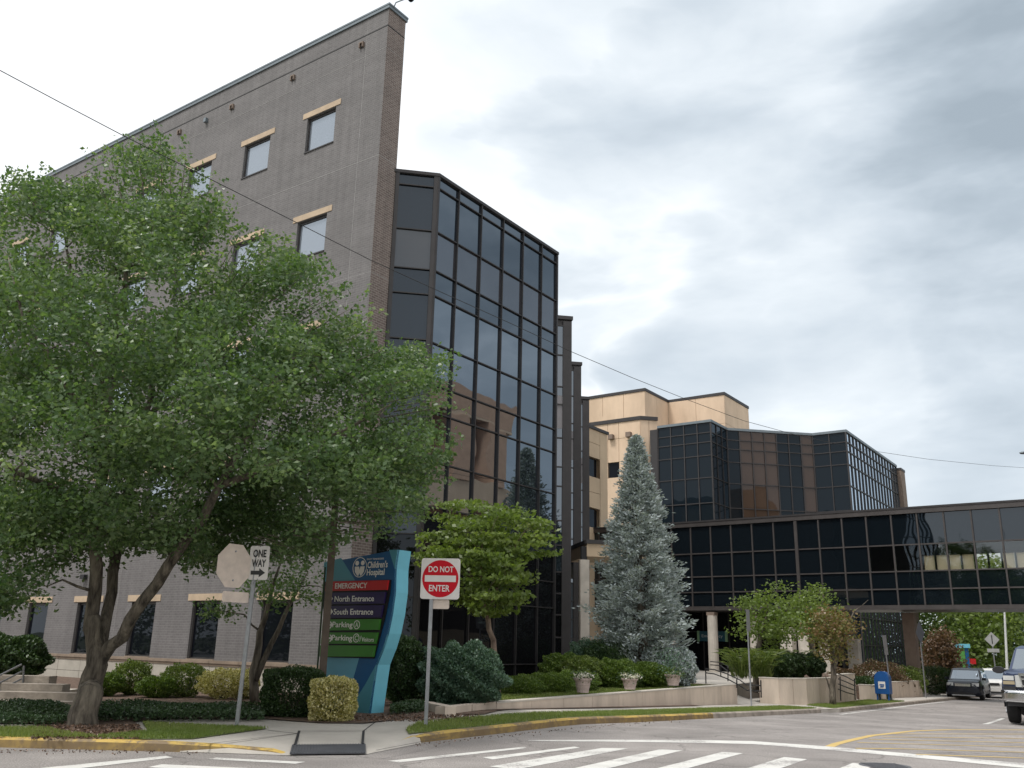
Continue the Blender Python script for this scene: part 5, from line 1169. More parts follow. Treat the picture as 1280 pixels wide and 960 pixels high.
for z in (.93, 1.10): lb('grille_bar', (-.52, .0, z), (.52, .04, z + .04), M_chrome)
lb('grille_surround', (-.56, .02, 1.19), (.56, .16, 1.26), M_chrome); lb('wiper', (-.6, 1.69, 1.30), (.5, 1.73, 1.32), M_plast); lb('axle', (-.8, .95, .34), (.8, 1.05, .44), M_plast)

# ------------------------------------------------------------------ overhead wire
FW = Fr((-7.9, 14, 0), 45)
mb = MB(); pts = []
for px, py in ((-140, 14), (-60, 57), (0, 88), (75, 128), (155, 170), (285, 235), (400, 293), (463, 325), (560, 369), (640, 405), (715, 440), (790, 472), (860, 500), (930, 526), (1000, 545), (1080, 562), (1160, 574), (1240, 582), (1300, 586)):
    s, z = FW.hit(px, py); pts.append(FW(s, 0, z))
mb.tube(pts, .0085, 5); reg(build(mb, 'overhead_wire', M_black, fix=False), 'thin black cable sagging from the left past the brick wall and over the street', 'cable')
# street lamp head at the right edge
q = depth(1279, 566, 40); t = thing('street_lamp_head', q, 'grey street lamp head just entering at the right edge of the frame', 'street lamp')
mb = MB(); mb.loft([[q + Vector((-.12 + x, r * cos(2 * pi * k / 10), r * .45 * sin(2 * pi * k / 10))) for k in range(10)] for x, r in ((-.05, .03), (.05, .14), (.4, .15), (.6, .06))]); build(mb, 'housing', M_coping, t)
mb = MB(); mb.tube([q + Vector((.4, 0, 0)), q + Vector((2.5, .3, .35)), q + Vector((4.2, .8, .1)), q + Vector((4.4, .85, -1)), Vector((q.x + 4.5, q.y + .9, -.6))], [.03, .04, .05, .08, .12]); build(mb, 'arm', M_coping, t)
# ------------------------------------------------------------------ planting beds, walls, terrace
def gp(l, dz=.12): return [tuple(onG(x, y, dz))[:2] for x, y in l]
bedL = gp([(-140, 905), (70, 905.5), (60, 909), (40, 920), (110, 925), (180, 915), (168, 903), (200, 899.5), (330, 899.5), (400, 904.5), (455, 905), (520, 898), (560, 894), (605, 893.5)]) + [(.1, 22.7), (3.5, 27), (6.5, 31.3), (3, 33.3), (-1.8, 27.1), (-4, 27), (-37, 50), (-60, 60)]
drape(bedL, 'mulch_bed', M_soil, .140)
# retaining wall along the pavement
Wa = Vector((-.2, 22.46, 0)); FWl = Fr(Wa, 35.2); WL_ = 15.0; ZW = .30
rw = thing('retaining_wall', (Wa.x, Wa.y, 0), 'long low tan concrete retaining wall growing taller along the pavement', 'wall')
n = 10
for i in range(n):
    a, b = WL_ * i / n, WL_ * (i + 1) / n; zt0 = .24 + .08 * i / n; zt1 = .24 + .08 * (i + 1) / n
    mb = MB(); pts = [(a + .006, -1.0), (b - .006, -1.0), (b - .006, zt1), (a + .006, zt0)]
    mb.prism([FWl(s, 0, z) for s, z in pts], FWl.n * -.28); build(mb, 'wall_panel', M_concw, rw)
    mb = MB(); mb.prism([FWl(s, .012, z) for s, z in [(a, zt0), (b, zt1), (b, zt1 + .035), (a, zt0 + .035)]], FWl.n * -.305); build(mb, 'cap', M_conc, rw)
mb = MB(); mb.prism([FWl(0, 0, z) for z in (-.2, .27)][::1] + [FWl(0, -.28, .27), FWl(0, -.28, -.2)], FWl.u * -.0 + Vector((0, 0, 0.0001)));
F0 = Fr(Wa, 125.2); 
ubox('return_wall', M_concw, rw, FWl, -.02, .26, -2.2, -.29, -.2, .28); ubox('wall_panel', M_concw, rw, FWl, WL_ - .3, WL_, -3.5, -.29, -1.2, .32)
# low stone edging left of the wall
ea, eb = onG(505, 882, .14), onG(556, 893, .14)
ed = thing('bed_edging', ea, 'short low tan stone edging half under the blue-green shrub', 'edging')
d_ = (eb - ea); d_.z = 0; Fe2 = Fr(ea, math.degrees(math.atan2(d_.x, d_.y))); L_ = d_.length
for i in range(3): ubox('edging_stone', M_concw, ed, Fe2, L_ * i / 3 + .006, L_ * (i + 1) / 3 - .006, -.25, .0, .10, .30)
d_ = Wa - eb; d_.z = 0; Fe3 = Fr(eb, math.degrees(math.atan2(d_.x, d_.y)))
for i in range(2): ubox('edging_stone', M_concw, ed, Fe3, d_.length * i / 2 + .03, d_.length * (i + 1) / 2 - .02, -.25, 0, .10, .28)
# raised lawn strip behind the wall
def flat(pts, name, m, z, kind='structure'):
    mb = MB(); mb.prism([(p[0], p[1], z) for p in pts], (0, 0, -1.7)); o = build(mb, name, m); o['kind'] = kind; return o
def WP(s, o): q = FWl(s, o, 0); return (q.x, q.y)
lawn_r = [WP(.3, -.3), WP(WL_ - .3, -.3), WP(WL_ - .3, -2.0), WP(8, -2.2), WP(.3, -1.6)]
flat([WP(.05, -.29), WP(WL_ - .3, -.29), WP(WL_ - .3, -3.2), WP(6, -6.5), WP(.2, -5.5), WP(.05, -2)], 'planting_soil', M_soil, .235)
C = []
while len(C) < 30000:
    s = random.uniform(.3, WL_ - .3); o = -random.uniform(.3, 3.0 + .4 * sin(s)); q = FWl(s, o, .27); C.append((q.x, q.y, .27))
leafmesh('low_grass', C, Lf_grass, None, .11, .016, dirs=np.tile([[0, 0, 1.]], (len(C), 1)), jit=.45, kind='stuff')
# entrance terrace
flat([WP(4, -5), WP(13, -3.2), (9, 38), (13, 46), (20, 53), (34, 66), (20, 80), (5, 70), (0, 45)], 'terrace', M_walk, .20)
mb = MB(); e0, e1 = FWl(WL_ + .02, 0, 0), Vector((*at(950, 36.4, 0)[:2], 0)); mb.poly([(e0.x, e0.y, gz(e0.x, e0.y) + .125), (e1.x, e1.y, gz(e1.x, e1.y) + .125), (e1.x - 1, e1.y + 9, .20), (FWl(WL_, -3.6, 0).x - .5, FWl(WL_, -3.6, 0).y + 7, .20)]); reg(build(mb, 'entrance_ramp', M_walk), kind='structure')
ts = MB(); 
# second and third retaining walls with upright ribbing
def ribbed(name, pts, zt, zbot, label, th=.3, m=None, seg=.5):
    t = thing(name, (pts[0][0], pts[0][1], 0), label, 'wall')
    for i in range(len(pts) - 1):
        a, b = Vector((*pts[i], 0)), Vector((*pts[i + 1], 0)); d = b - a; F = Fr(a, math.degrees(math.atan2(d.x, d.y))); k = max(1, int(d.length / seg)); 
        for j in range(k):
            s0, s1 = d.length * j / k, d.length * (j + 1) / k
            ubox('wall_panel', m or M_concw, t, F, s0 + .012, s1 - .012, -th, 0, zbot, zt)
        ubox('wall_core', m or M_concw, t, F, .02, d.length - .02, -th + .02, -.02, zbot, zt - .02); ubox('cap', M_conc, t, F, -.01, d.length + .01, -th - .01, .012, zt, zt + .035)
    return t
def A2(px, Y): q = at(px, Y, -.4); return (q.x, q.y)
def zfor(px, py, Y): return depth(px, py, Y).z
ribbed('planter_wall', [A2(950, 36.5), A2(975, 35.8), A2(1010, 36.2), A2(1048, 38)], zfor(1000, 849, 36), -1.2, 'curved ribbed concrete planter wall below the day lilies')
ribbed('planter_wall', [A2(1048, 38.1), A2(1071, 41)], zfor(1060, 844, 39), -1.2, 'plain concrete wall end beside the dark stair rail')
ribbed('planter_wall', [A2(1074, 43.5), A2(1098, 42.8), A2(1108, 45)], zfor(1085, 857, 43), -1.3, 'low concrete planter left of the blue mailbox')
ribbed('planter_wall', [A2(1112, 47.5), A2(1153, 51.5), (A2(1153, 51.5)[0] - 1, 55)], zfor(1140, 853, 49), -1.3, 'low concrete planter right of the blue mailbox')
flat([A2(950, 36.7), A2(975, 36), A2(1010, 36.4), A2(1048, 38.3), A2(1060, 48), A2(960, 50)], 'planting_soil', M_soil, zfor(1000, 849, 36) - .06)
flat([A2(1072, 44), A2(1100, 43.2), A2(1112, 47.7), A2(1153, 51.7), A2(1150, 58), A2(1060, 56)], 'planting_soil', M_soil, zfor(1085, 857, 43) - .06)
# handrails
M_rail = mat('dark_rail_steel', (.03, .03, .032), .45, .1, metal=.4); M_railL = mat('grey_rail_steel', (.22, .22, .23), .4, .1, metal=.6)
def rail(name, label, paths, posts, r=.022, m=None):
    q = posts[0][0]; t = thing(name, q, label, 'handrail', None)
    for p in paths:
        mb = MB(); mb.tube(p, r, 7); build(mb, 'rail', m or M_rail, t, fix=False)
    for a, b in posts:
        mb = MB(); mb.tube([a, b], r * 1.1, 7); build(mb, 'post', m or M_rail, t, fix=False)
def dp(l, Y0, Y1): return [depth(x, y, Y0 + (Y1 - Y0) * i / max(1, len(l) - 1)) for i, (x, y) in enumerate(l)]
rail('stair_handrail', 'curved dark handrail running down the ramp beside the long retaining wall', [dp([(882, 836), (893, 837), (908, 842), (925, 850), (933, 856), (951, 857)], 38, 33.4), dp([(882, 841), (893, 842.5), (908, 848), (925, 857), (934, 863), (951, 864)], 38, 33.4)],
     [(depth(882, 836, 38), depth(882.5, 856, 38)), (depth(921, 849, 34.5), depth(921, 860, 34.5)), (depth(951, 850, 33.4), depth(951.5, 872, 33.4))])
rail('entrance_handrail', 'short dark double handrail in front of the round pier', [dp([(888, 827), (901, 828), (912, 834), (918, 845)], 44, 42), dp([(888, 831), (901, 832), (911, 840)], 44, 42), dp([(909, 834), (925, 838), (940, 847)], 42, 41)], [(depth(901, 828, 43.4), depth(901, 845, 43.4)), (depth(910, 834, 42), depth(910, 852, 42))])
rail('step_handrail', 'black four-bar handrail on the steps between two planter walls', [dp([(1048, 842 + k * 6.5), (1058, 846 + k * 6.5), (1069, 852 + k * 5.5)], 37.6, 39.5) for k in range(4)], [(depth(1050, 846, 37.8), depth(1051, 876, 37.8)), (depth(1068, 848, 39.4), depth(1069, 875, 39.4))])
rail('stair_handrail', 'pale four-bar handrail at the left edge beside the brick building', [[depth(-60, 867 + k * 11, 20.5), depth(0, 844 + k * 9.6, 21), depth(27, 830.5 + k * 9, 21.3)] for k in range(4)], [(depth(30, 832, 21.4), depth(27.5, 871, 21.4)), (depth(-40, 852, 20.7), depth(-42, 905, 20.7))], .02, M_railL)
# path wall at the left
pa, pb_, pc_ = depth(-60, 898, 20.0), depth(22, 871, 21.3), depth(99, 861, 24)
sw = thing('stair_side_wall', (pa.x, pa.y, 0), 'low concrete kerb wall climbing beside the left steps', 'wall')
for a, b in ((pa, pb_), (pb_, pc_)):
    d = b - a; d.z = 0; n_ = Vector((-d.y, d.x, 0)).normalized() * .22; mb = MB()
    mb.loft([[(a.x, a.y, 0), (a.x, a.y, a.z), (a.x + n_.x, a.y + n_.y, a.z), (a.x + n_.x, a.y + n_.y, 0)], [(b.x, b.y, 0), (b.x, b.y, b.z), (b.x + n_.x, b.y + n_.y, b.z), (b.x + n_.x, b.y + n_.y, 0)]]); build(mb, 'wall_panel', M_conc, sw)
mb = MB(); mb.prism([(pb_.x - 6, pb_.y + 1, .02), (pb_.x, pb_.y + .2, .02), (pc_.x, pc_.y + .2, .02), (pc_.x - 3, pc_.y + 4, .02)], (0, 0, pb_.z - .1)); st = build(mb, 'landing', M_kerbg); st['kind'] = 'structure'  # darker concrete colour stands in for shade on the landing
for k in range(4):
    p = depth(-70, 905 - k * 9, 20.2 + k * .4); mb = MB(); mb.box((p.x - 1.5, p.y, 0), (p.x + 3.0 - k * .25, p.y + .38, .22 + .15 * k)); o = build(mb, 'step', M_kerbg); o['kind'] = 'structure'  # steps take the same darkened colour in place of shade

# grass strips
gl_ = gp([(-140, 911), (60, 911), (75, 916), (120, 922), (185, 915), (178, 904.5), (335, 911.5), (240, 924.5), (150, 925), (-140, 921)])
grassy(gl_, 14000, h=.065)
k_in = off(Kp[1:], .17); k_out = off(Kp[1:], 1.45)
gr = [tuple(p) for p in k_in] + [tuple(p) for p in k_out[1:]][::-1] + [tuple(onG(507, 912.5, .12))[:2]]
grassy(gr, 26000, h=.07)
k2 = off(Kq[:3], .17)[:2]; k3 = off(Kq[:3], 1.6)[:2]
g2 = [tuple(k2[0]), tuple(Vector(k2[1])), tuple(Vector(k3[1])), tuple(Vector(k3[0]) + Vector((.8, 1.0)))]
grassy(g2, 9000, h=.08)

# ------------------------------------------------------------------ shrubs
def sat(px, Y, z=.14): return at(px, Y, z)
shrub('variegated_shrub', onG(415, 900, .14), .40, .38, .37, 4600, Lf_gold, 'clipped golden variegated shrub at the foot of the blue sign', 'shrub', None, .05, boxy=True)
shrub('clipped_hedge', onG(357, 897, .14) + Vector((0, .5, 0)), .55, .5, .44, 6500, Lf_bush, 'dark green box-shaped hedge beside the brown post', 'hedge', None, .045, boxy=True)
shrub('holly_bush', at(500, 22.6, .14), .52, .5, .80, 6500, Lf_bush, 'dark conical holly bush behind the edge of the blue sign', 'shrub', None, .055)
shrub('blue_green_shrub', at(575, 22.3, .05), 1.02, .8, .76, 17000, Lf_teal, 'large loose blue-green shrub right of the DO NOT ENTER post', 'shrub', None, .065, noise=.16)
shrub('low_shrub', at(520, 23.9, .14), .9, .5, .2, 3500, Lf_ivy, 'low dark planting behind the stone edging', 'shrub', None, .06)
yl = [(162, 24.3, .50, .42, 'shrub with pale brown tips nearest the maple trunk'), (228, 24, .62, .40, 'dome-shaped yellow-tipped shrub behind the ground cover'), (278, 23.6, .62, .36, 'yellow-tipped shrub just left of the one way post'), (195, 23.5, .5, .25, 'low green shrub between two yellow-tipped ones'), (130, 23.6, .45, .28, 'low bright green shrub right behind the maple trunk'), (305, 23.8, .35, .36, 'yellow-tipped shrub between the one way post and the crooked trunks')]
for px, Y, r, h, lb_ in yl:
    shrub('flowering_shrub', at(px, Y, .14), r, r * .8, h, 3200, Lf_bright if 'green' in lb_ else Lf_gold if 'just left' in lb_ or 'between the one' in lb_ else Lf_lily, lb_, 'shrub', 'low shrubs along the brick plinth', .05)
shrub('broad_leaved_shrub', at(2, 25.5, .3), 1.1, .9, .62, 9000, Lf_bush, 'tall dark shrub at the left edge above the handrail', 'shrub', None, .09)
hz_ = [(640, 26.4, .9, .27), (680, 27.6, .9, .30), (716, 28.8, .85, .32)]
for i, (px, Y, r, h) in enumerate(hz_):
    shrub('clipped_hedge', at(px, Y, .2), r, .6, h, 6000, Lf_bright, ['bright green hedge nearest the slim tree trunk', 'bright green hedge in the middle of the three before the tower', 'bright green hedge behind the first flower pot'][i], 'hedge', 'bright hedges in front of the glass tower', .045)
for px, Y, rx, rz, lf, lb_ in ((702, 31.5, .8, .55, Lf_bright, 'bright yellow-green shrub against the sawtooth bays'), (728, 31.0, .75, .52, Lf_lily, 'pale green rounded shrub above the first flower pot'), (738, 33.5, .9, .8, Lf_teal, 'blue-green shrub below the white column'),
                        (768, 31.3, .85, .48, Lf_bright, 'rounded green shrub between the two left flower pots'), (808, 32, .75, .44, Lf_bright, 'rounded green shrub right of the middle flower pot'), (755, 33.2, 1.1, .75, Lf_bush, 'dark yew under the blue spruce')):
    shrub('rounded_shrub', at(px, Y, .22), rx, rx * .8, rz, 7000, lf, lb_, 'shrub', 'shrubs behind the flower pots', .06)
for px, Y, rx, rz, lf, lb_ in ((975, 38, .62, .52, Lf_bush, 'dark clipped ball shrub left of its twin in the ribbed planter'), (992, 38.6, .62, .50, Lf_bush, 'dark clipped ball shrub nearest the crooked brown-leaved tree'), (1018, 41, .5, .5, Lf_ivy, 'small blackish shrub beside the crooked trunk'),
                        (1060, 48, 1.2, .75, Lf_red, 'reddish shrub left of the short pale post'), (1075, 46, 1.0, .6, Lf_bush, 'olive mound above the plain planter wall'), (1100, 50, 1.5, .95, Lf_red, 'wide reddish hedge behind the mailbox'), (1090, 46.5, .9, .5, Lf_lily, 'yellow-green leafy clump left of the mailbox'),
                        (1135, 52, 1.1, .8, Lf_lily, 'tall green perennials in the planter right of the mailbox'), (1125, 51, .8, .6, Lf_red, 'orange-tinted perennials right of the mailbox'), (1168, 56, 1.4, .8, Lf_bush, 'dark low bush at the foot of the reddish magnolia')):
    shrub('planter_shrub', at(px, Y, zfor(1000, 849, 36) - .05 if px < 1050 else -.75), rx, rx * .8, rz, 4500, lf, lb_, 'shrub', 'shrubs in the street planters', .08)
# day lilies: arching blades
for i, (px, Y, n_, lb_) in enumerate(((928, 37.5, 260, 'spiky day lily clump behind the edge-on sign post'), (950, 37.6, 300, 'tallest spiky day lily clump in the ribbed planter'), (962, 38.5, 220, 'spiky day lily clump under the first small tree'), (985, 40, 120, 'day lily clump behind the ball shrubs'))):
    c = at(px, Y, zfor(1000, 849, 36) - .05); t = thing('day_lily', c, lb_, 'plant', 'day lilies in the ribbed planter'); Cc, Dd = [], []
    for k in range(n_):
        a = random.uniform(0, 2 * pi); r = random.uniform(0, .5) * (1 if k % 3 else .4); l = random.uniform(.6, 1.5); 
        for u in (.15, .4, .65, .9):
            x = r + u * u * l * .55; z = l * (1.25 * u - .5 * u * u * u) ; Cc.append((c.x + x * cos(a), c.y + x * sin(a), c.z + z)); Dd.append((cos(a) * (.25 + u * .7), sin(a) * (.25 + u * .7), 1.3 - 1.5 * u * u))
    leafmesh('foliage', Cc[::1], Lf_lily, t, .38, .035, dirs=Dd, jit=.10)
# flower pots
M_pot = mat('pink_stone_pot', (.42, .34, .31), .9, .15, 5, .3)
for px, Y, py0, py1, w_, lb_ in ((728.5, 26.4, 847.5, 861.5, .22, 'first pink stone flower pot from the left, white flowers'), (787.5, 28.4, 848, 858.5, .22, 'middle pink stone flower pot with white and rust flowers'), (842, 31, 843, 853.5, .24, 'right-hand pink stone flower pot with tall green filling')):
    c = at(px, Y, 0); z0, z1 = zfor(px, py1, Y), zfor(px, py0, Y); c.z = z0; t = thing('flower_pot', c, lb_, 'flower pot', 'flower pots on the raised lawn'); h = z1 - z0
    mb = MB(); mb.loft([[(c.x + w_ * r * cos(2 * pi * k / 20), c.y + w_ * r * sin(2 * pi * k / 20), z0 + h * u) for k in range(20)] for u, r in ((-.3, .74), (.0, .78), (.02, .80), (.38, .92), (.40, .95), (.46, .95), (.48, .92), (.78, 1.0), (.8, 1.14), (1.0, 1.18), (1.0, 1.0), (.9, .95))]); build(mb, 'pot', M_pot, t)
    p, tn = cluster_pts([(c.x, c.y, z1 + .05)], 260, [.34], .5); leafmesh('foliage', p, Lf_bright if 'tall' in lb_ else Lf_bush, t, .07, .04)
    p, tn = cluster_pts([(c.x - .05, c.y - .12, z1 + .07), (c.x + .1, c.y - .12, z1 + .06)], 60 if 'tall' not in lb_ else 4, [.2, .2], .4); leafmesh('flowers', p, Lf_flower, t, .055, .05)
    if 'tall' in lb_:
        p, tn = cluster_pts([(c.x, c.y, z1 + .35)], 500, [.5], .9); leafmesh('foliage', p, Lf_teal, t, .09, .04)
# ground cover
def cover(poly, n, lf, h=.22, name='ground_cover', size=.06):
    xs = [p[0] for p in poly]; ys = [p[1] for p in poly]; C = []
    while len(C) < n:
        x = random.uniform(min(xs), max(xs)); y = random.uniform(min(ys), max(ys))
        if inpoly(x, y, poly):
            hh = h * (.75 + .25 * sin(x * 2.3 + y) * cos(y * 1.9)); C.append((x, y, .14 + hh * random.uniform(0, 1) ** .5))
    tone = np.array([.5 + .3 * sin(c[0] * 2.1) * cos(c[1] * 2.6) for c in C]) * .6 + rng.uniform(0, .4, n)
    leafmesh(name, C, lf, None, size, size * .6, kind='stuff', tone=tone)
cover(gp([(-140, 903.5), (55, 904), (95, 899), (150, 899), (200, 897.5), (330, 897), (332, 888), (230, 882), (120, 884), (95, 893), (30, 880), (-140, 893)], .2), 30000, Lf_ivy, .24)
cover(gp([(488, 891), (530, 887), (530, 880), (488, 884)], .2), 3000, Lf_ivy, .2)
# mulch chips and fallen leaves
C = []
for _ in range(1500):
    q = onG(random.uniform(40, 175), random.uniform(906, 923), .145); C.append(tuple(q))
for _ in range(900):
    q = onG(random.uniform(440, 600), random.uniform(893, 901), .145); C.append(tuple(q))
leafmesh('mulch_chips', C, leaf_mat('chip', [(.05, .03, .02), (.12, .07, .045), (.24, .15, .10)], 0), None, .07, .03, kind='stuff')
C = []
for _ in range(500):
    u = random.random() ** 1.5; a = random.choice([0, 1])
    x = random.uniform(0, 330) if a else random.uniform(520, 900); y = (937 + abs(random.gauss(0, 2))) if a else (929 - (x - 520) * .098 + abs(random.gauss(0, 2.2))); C.append(tuple(onG(x, y, .012)))
leafmesh('gutter_litter', C, MATS['chip'], None, .035, .02, kind='stuff')

# ------------------------------------------------------------------ the big maple
def W_(px, py, Y): return tuple(depth(px, py, Y))
def tree(name, base, limbs, targets, per, rad, lf, label, lsz, group=None, cat='tree', bark=None, r_tip=.01, flat=.6, up=.2, spray=None):
    t = thing(name, base, label, cat, group); mb = MB(); grow(mb, limbs, targets, r_tip, up=up)
    build(mb, 'trunk', bark or M_bark, t, smooth=True, fix=False)
    p, tn = cluster_pts(targets, per, rad, flat) if spray is None else spray_pts(targets, per, spray, rad, flat); leafmesh('crown', p, lf, t, lsz, lsz * .62, tone=tn, kind=None); return t
Ym = 16.9
mp = [(-70, 250), (-30, 255), (0, 240), (20, 235), (45, 215), (62, 222), (78, 240), (110, 238), (128, 205), (160, 186), (205, 185), (222, 205), (240, 235), (262, 250), (285, 290), (318, 308), (350, 315), (388, 335), (415, 365), (450, 385), (462, 405), (450, 440), (470, 450), (505, 432), (540, 455), (556, 485), (540, 520), (552, 545), (545, 570), (520, 610), (525, 640), (480, 650), (445, 665), (425, 665), (385, 690), (335, 705), (285, 715), (250, 712), (225, 690), (180, 680), (120, 690), (95, 705), (60, 700), (48, 745), (0, 760), (-70, 790)]
tg = []
gaps = [((238, 528), 26, 15), ((165, 420), 13, 10), ((80, 340), 14, 34), ((300, 565), 14, 9), ((118, 432), 14, 9), ((60, 590), 10, 7), ((205, 340), 12, 10), ((262, 300), 10, 22), ((30, 262), 14, 12), ((180, 585), 12, 8), ((90, 530), 10, 8), ((420, 470), 12, 8), ((345, 430), 10, 8)]
tries = 0
while len(tg) < 1450 and tries < 160000:
    tries += 1
    x = random.uniform(-70, 560); y = random.uniform(180, 785)
    if not inpoly(x, y, mp): continue
    e = edgedist(x, y, mp)
    if e < 6: continue
    if any(((x - c[0]) / a) ** 2 + ((y - c[1]) / b) ** 2 < 1 for c, a, b in gaps): continue
    # boughs: foliage gathers in tilted tiers with looser zones between them
    tier = math.sin((y + .38 * (x - 150) * (1 if x > 150 else -1)) / 21.0 + 1.3 * math.sin(x / 47.0))
    if random.random() > (.56 if y < 420 else .66) + .48 * tier: continue
    D_ = min(4.6, .4 + 4.0 * math.sqrt(min(e, 150) / 150)); Yc = Ym + .6 + random.uniform(-D_, D_)
    if y > 640 and x < 320: Yc = min(Yc, Ym + 1.5)
    if y > 585 and 250 < x < 365: Yc = Ym + random.uniform(.8, 3)
    p = W_(x, y, Yc)
    if all((p[0] - q[0]) ** 2 + (p[1] - q[1]) ** 2 + (p[2] - q[2]) ** 2 > .22 ** 2 for q in tg): tg.append(p)
rim = []
for i in range(len(mp)):
    a, b = mp[i], mp[(i + 1) % len(mp)]; L2 = math.hypot(b[0] - a[0], b[1] - a[1])
    for k in range(int(L2 / 9)):
        u = random.random(); x, y = a[0] * (1 - u) + b[0] * u + random.gauss(0, 7), a[1] * (1 - u) + b[1] * u + random.gauss(0, 7)
        if -60 < x < 560 and y < 720 and not (250 < x < 365 and y > 585): rim.append(W_(x, y, Ym + .6 + random.uniform(-1.6, 1.6)))
base = onG(103, 905, .14)
fork = W_(122, 832, Ym)
limbs = [([tuple(base + Vector((.0, 0, -.1))), tuple(base + Vector((.02, 0, .12))), tuple(base + Vector((.06, 0, .45))), W_(113, 860, Ym), fork, W_(117, 800, Ym), W_(116, 770, Ym)], [.27, .235, .215, .205, .185, .145, .12]),
         ([W_(117, 800, Ym), W_(115, 770, Ym), W_(119, 710, Ym - .1), W_(116, 660, Ym - .1), W_(128, 590, Ym), W_(134, 500, Ym + .2), W_(146, 400, Ym + .2), W_(165, 300, Ym), W_(180, 220, Ym)], [.135, .125, .11, .10, .09, .075, .055, .035, .012]),
         ([W_(125, 815, Ym + .1), W_(138, 740, Ym + .5), W_(148, 670, Ym + .8), W_(165, 590, Ym + 1.2), W_(180, 520, Ym + 1.6), W_(215, 420, Ym + 2), W_(260, 340, Ym + 2)], [.11, .10, .095, .085, .07, .045, .015]),
         ([W_(110, 872, Ym), W_(116, 846, Ym), W_(127, 822, Ym - .05), W_(150, 795, Ym - .2), W_(178, 752, Ym - .4), W_(212, 706, Ym - .6), W_(240, 668, Ym - .7), W_(275, 610, Ym - .9), W_(310, 540, Ym - .8), W_(345, 470, Ym - .6), W_(390, 410, Ym - .4)], [.05, .10, .118, .112, .105, .098, .088, .075, .058, .04, .012]),
         ([W_(275, 610, Ym - .9), W_(340, 580, Ym - 1.2), W_(420, 545, Ym - 1.2), W_(490, 505, Ym - 1)], [.07, .055, .035, .012]),
         ([W_(128, 590, Ym), W_(100, 520, Ym - .8), W_(70, 460, Ym - 1.2), W_(30, 400, Ym - 1.4), W_(10, 320, Ym - 1.4)], [.08, .065, .045, .03, .012]),
         ([W_(116, 660, Ym), W_(70, 610, Ym - 1), W_(20, 590, Ym - 1.8), W_(-40, 560, Ym - 2.4)], [.075, .055, .035, .015]),
         ([W_(134, 500, Ym + .2), W_(105, 420, Ym + .8), W_(85, 330, Ym + 1), W_(75, 260, Ym + 1)], [.07, .05, .03, .012]),
         ([W_(180, 520, Ym + 1.6), W_(240, 480, Ym + 2.6), W_(320, 420, Ym + 3)], [.06, .04, .012])]
tree('maple_tree', base, limbs, tg, 118, .85, Lf_maple, 'big multi-trunked maple filling the left of the view in front of the brick building', .100, flat=.21, spray=W_(190, 560, Ym + .5))
mt_ = [o for o in bpy.data.objects if o.name == 'maple_tree'][0]; p, tn = spray_pts(rim, 30, W_(190, 560, Ym), .75, .10); leafmesh('outer_sprays', p, Lf_maple, mt_, .095, .06, tone=tn)
rm = MB(); ctr_ = Vector(W_(190, 560, Ym))
for q in rim:
    q = Vector(q); d = (ctr_ - q); d.z *= .6; rm.tube([q, q + d.normalized() * .9 + Vector((0, 0, -.1))], [.004, .012], 4, cap=False)
build(rm, 'outer_twigs', M_bark, mt_, fix=False)['kind'] = 'stuff'
# small dark tree behind the one way sign
b = at(316, 22.6, .14); Yt = 22.6
tg = [W_(random.uniform(290, 415), random.uniform(640, 760), Yt + random.uniform(-1.3, 1.3)) for _ in range(60)]
tg = tg[:55] + [W_(random.uniform(262, 300), random.uniform(759, 767), Yt) for _ in range(4)]
tree('small_ornamental_tree', b, [([tuple(b), W_(318, 840, Yt), W_(325, 790, Yt), W_(338, 740, Yt), W_(352, 700, Yt)], [.12, .10, .075, .05, .02]), ([W_(319, 850, Yt), W_(340, 805, Yt + .1), W_(362, 755, Yt), W_(385, 715, Yt)], [.085, .065, .045, .015]),
     ([W_(325, 790, Yt), W_(305, 768, Yt - .2), W_(262, 762, Yt - .3)], [.03, .018, .008])], tg, 75, .38, Lf_maple, 'small dark tree with crossing trunks between the one way sign and the brown post', .10)
# bright dogwood before the tower
b = at(620, 25.2, .2); Yt = 25.2
def shape(poly, n, Y, dy, mind, e0=4, layer=0):
    r = []; k = 0; xs = [p[0] for p in poly]; ys = [p[1] for p in poly]
    while len(r) < n and k < 40000:
        k += 1; x = random.uniform(min(xs), max(xs)); y = random.uniform(min(ys), max(ys))
        if not inpoly(x, y, poly): continue
        e = edgedist(x, y, poly)
        if e < e0: continue
        p = W_(x, y, Y + random.uniform(-1, 1) * dy * min(1, .25 + e / 45))
        if layer: wv_ = .42 * sin(p[0] * 1.3 + 1) + .3 * cos(p[1] * 1.7); zq = round((p[2] + wv_) / layer) * layer; p = (p[0], p[1], zq - wv_ + random.gauss(0, .085))
        if all(sum((p[i] - q[i]) ** 2 for i in range(3)) > mind ** 2 for q in r): r.append(p)
    return r
dg_ = [(523, 690), (545, 672), (533, 655), (560, 628), (590, 622), (620, 632), (648, 640), (662, 650), (690, 660), (676, 672), (688, 692), (672, 705), (655, 722), (660, 745), (640, 765), (612, 785), (600, 770), (578, 760), (560, 742), (575, 715), (535, 705)]
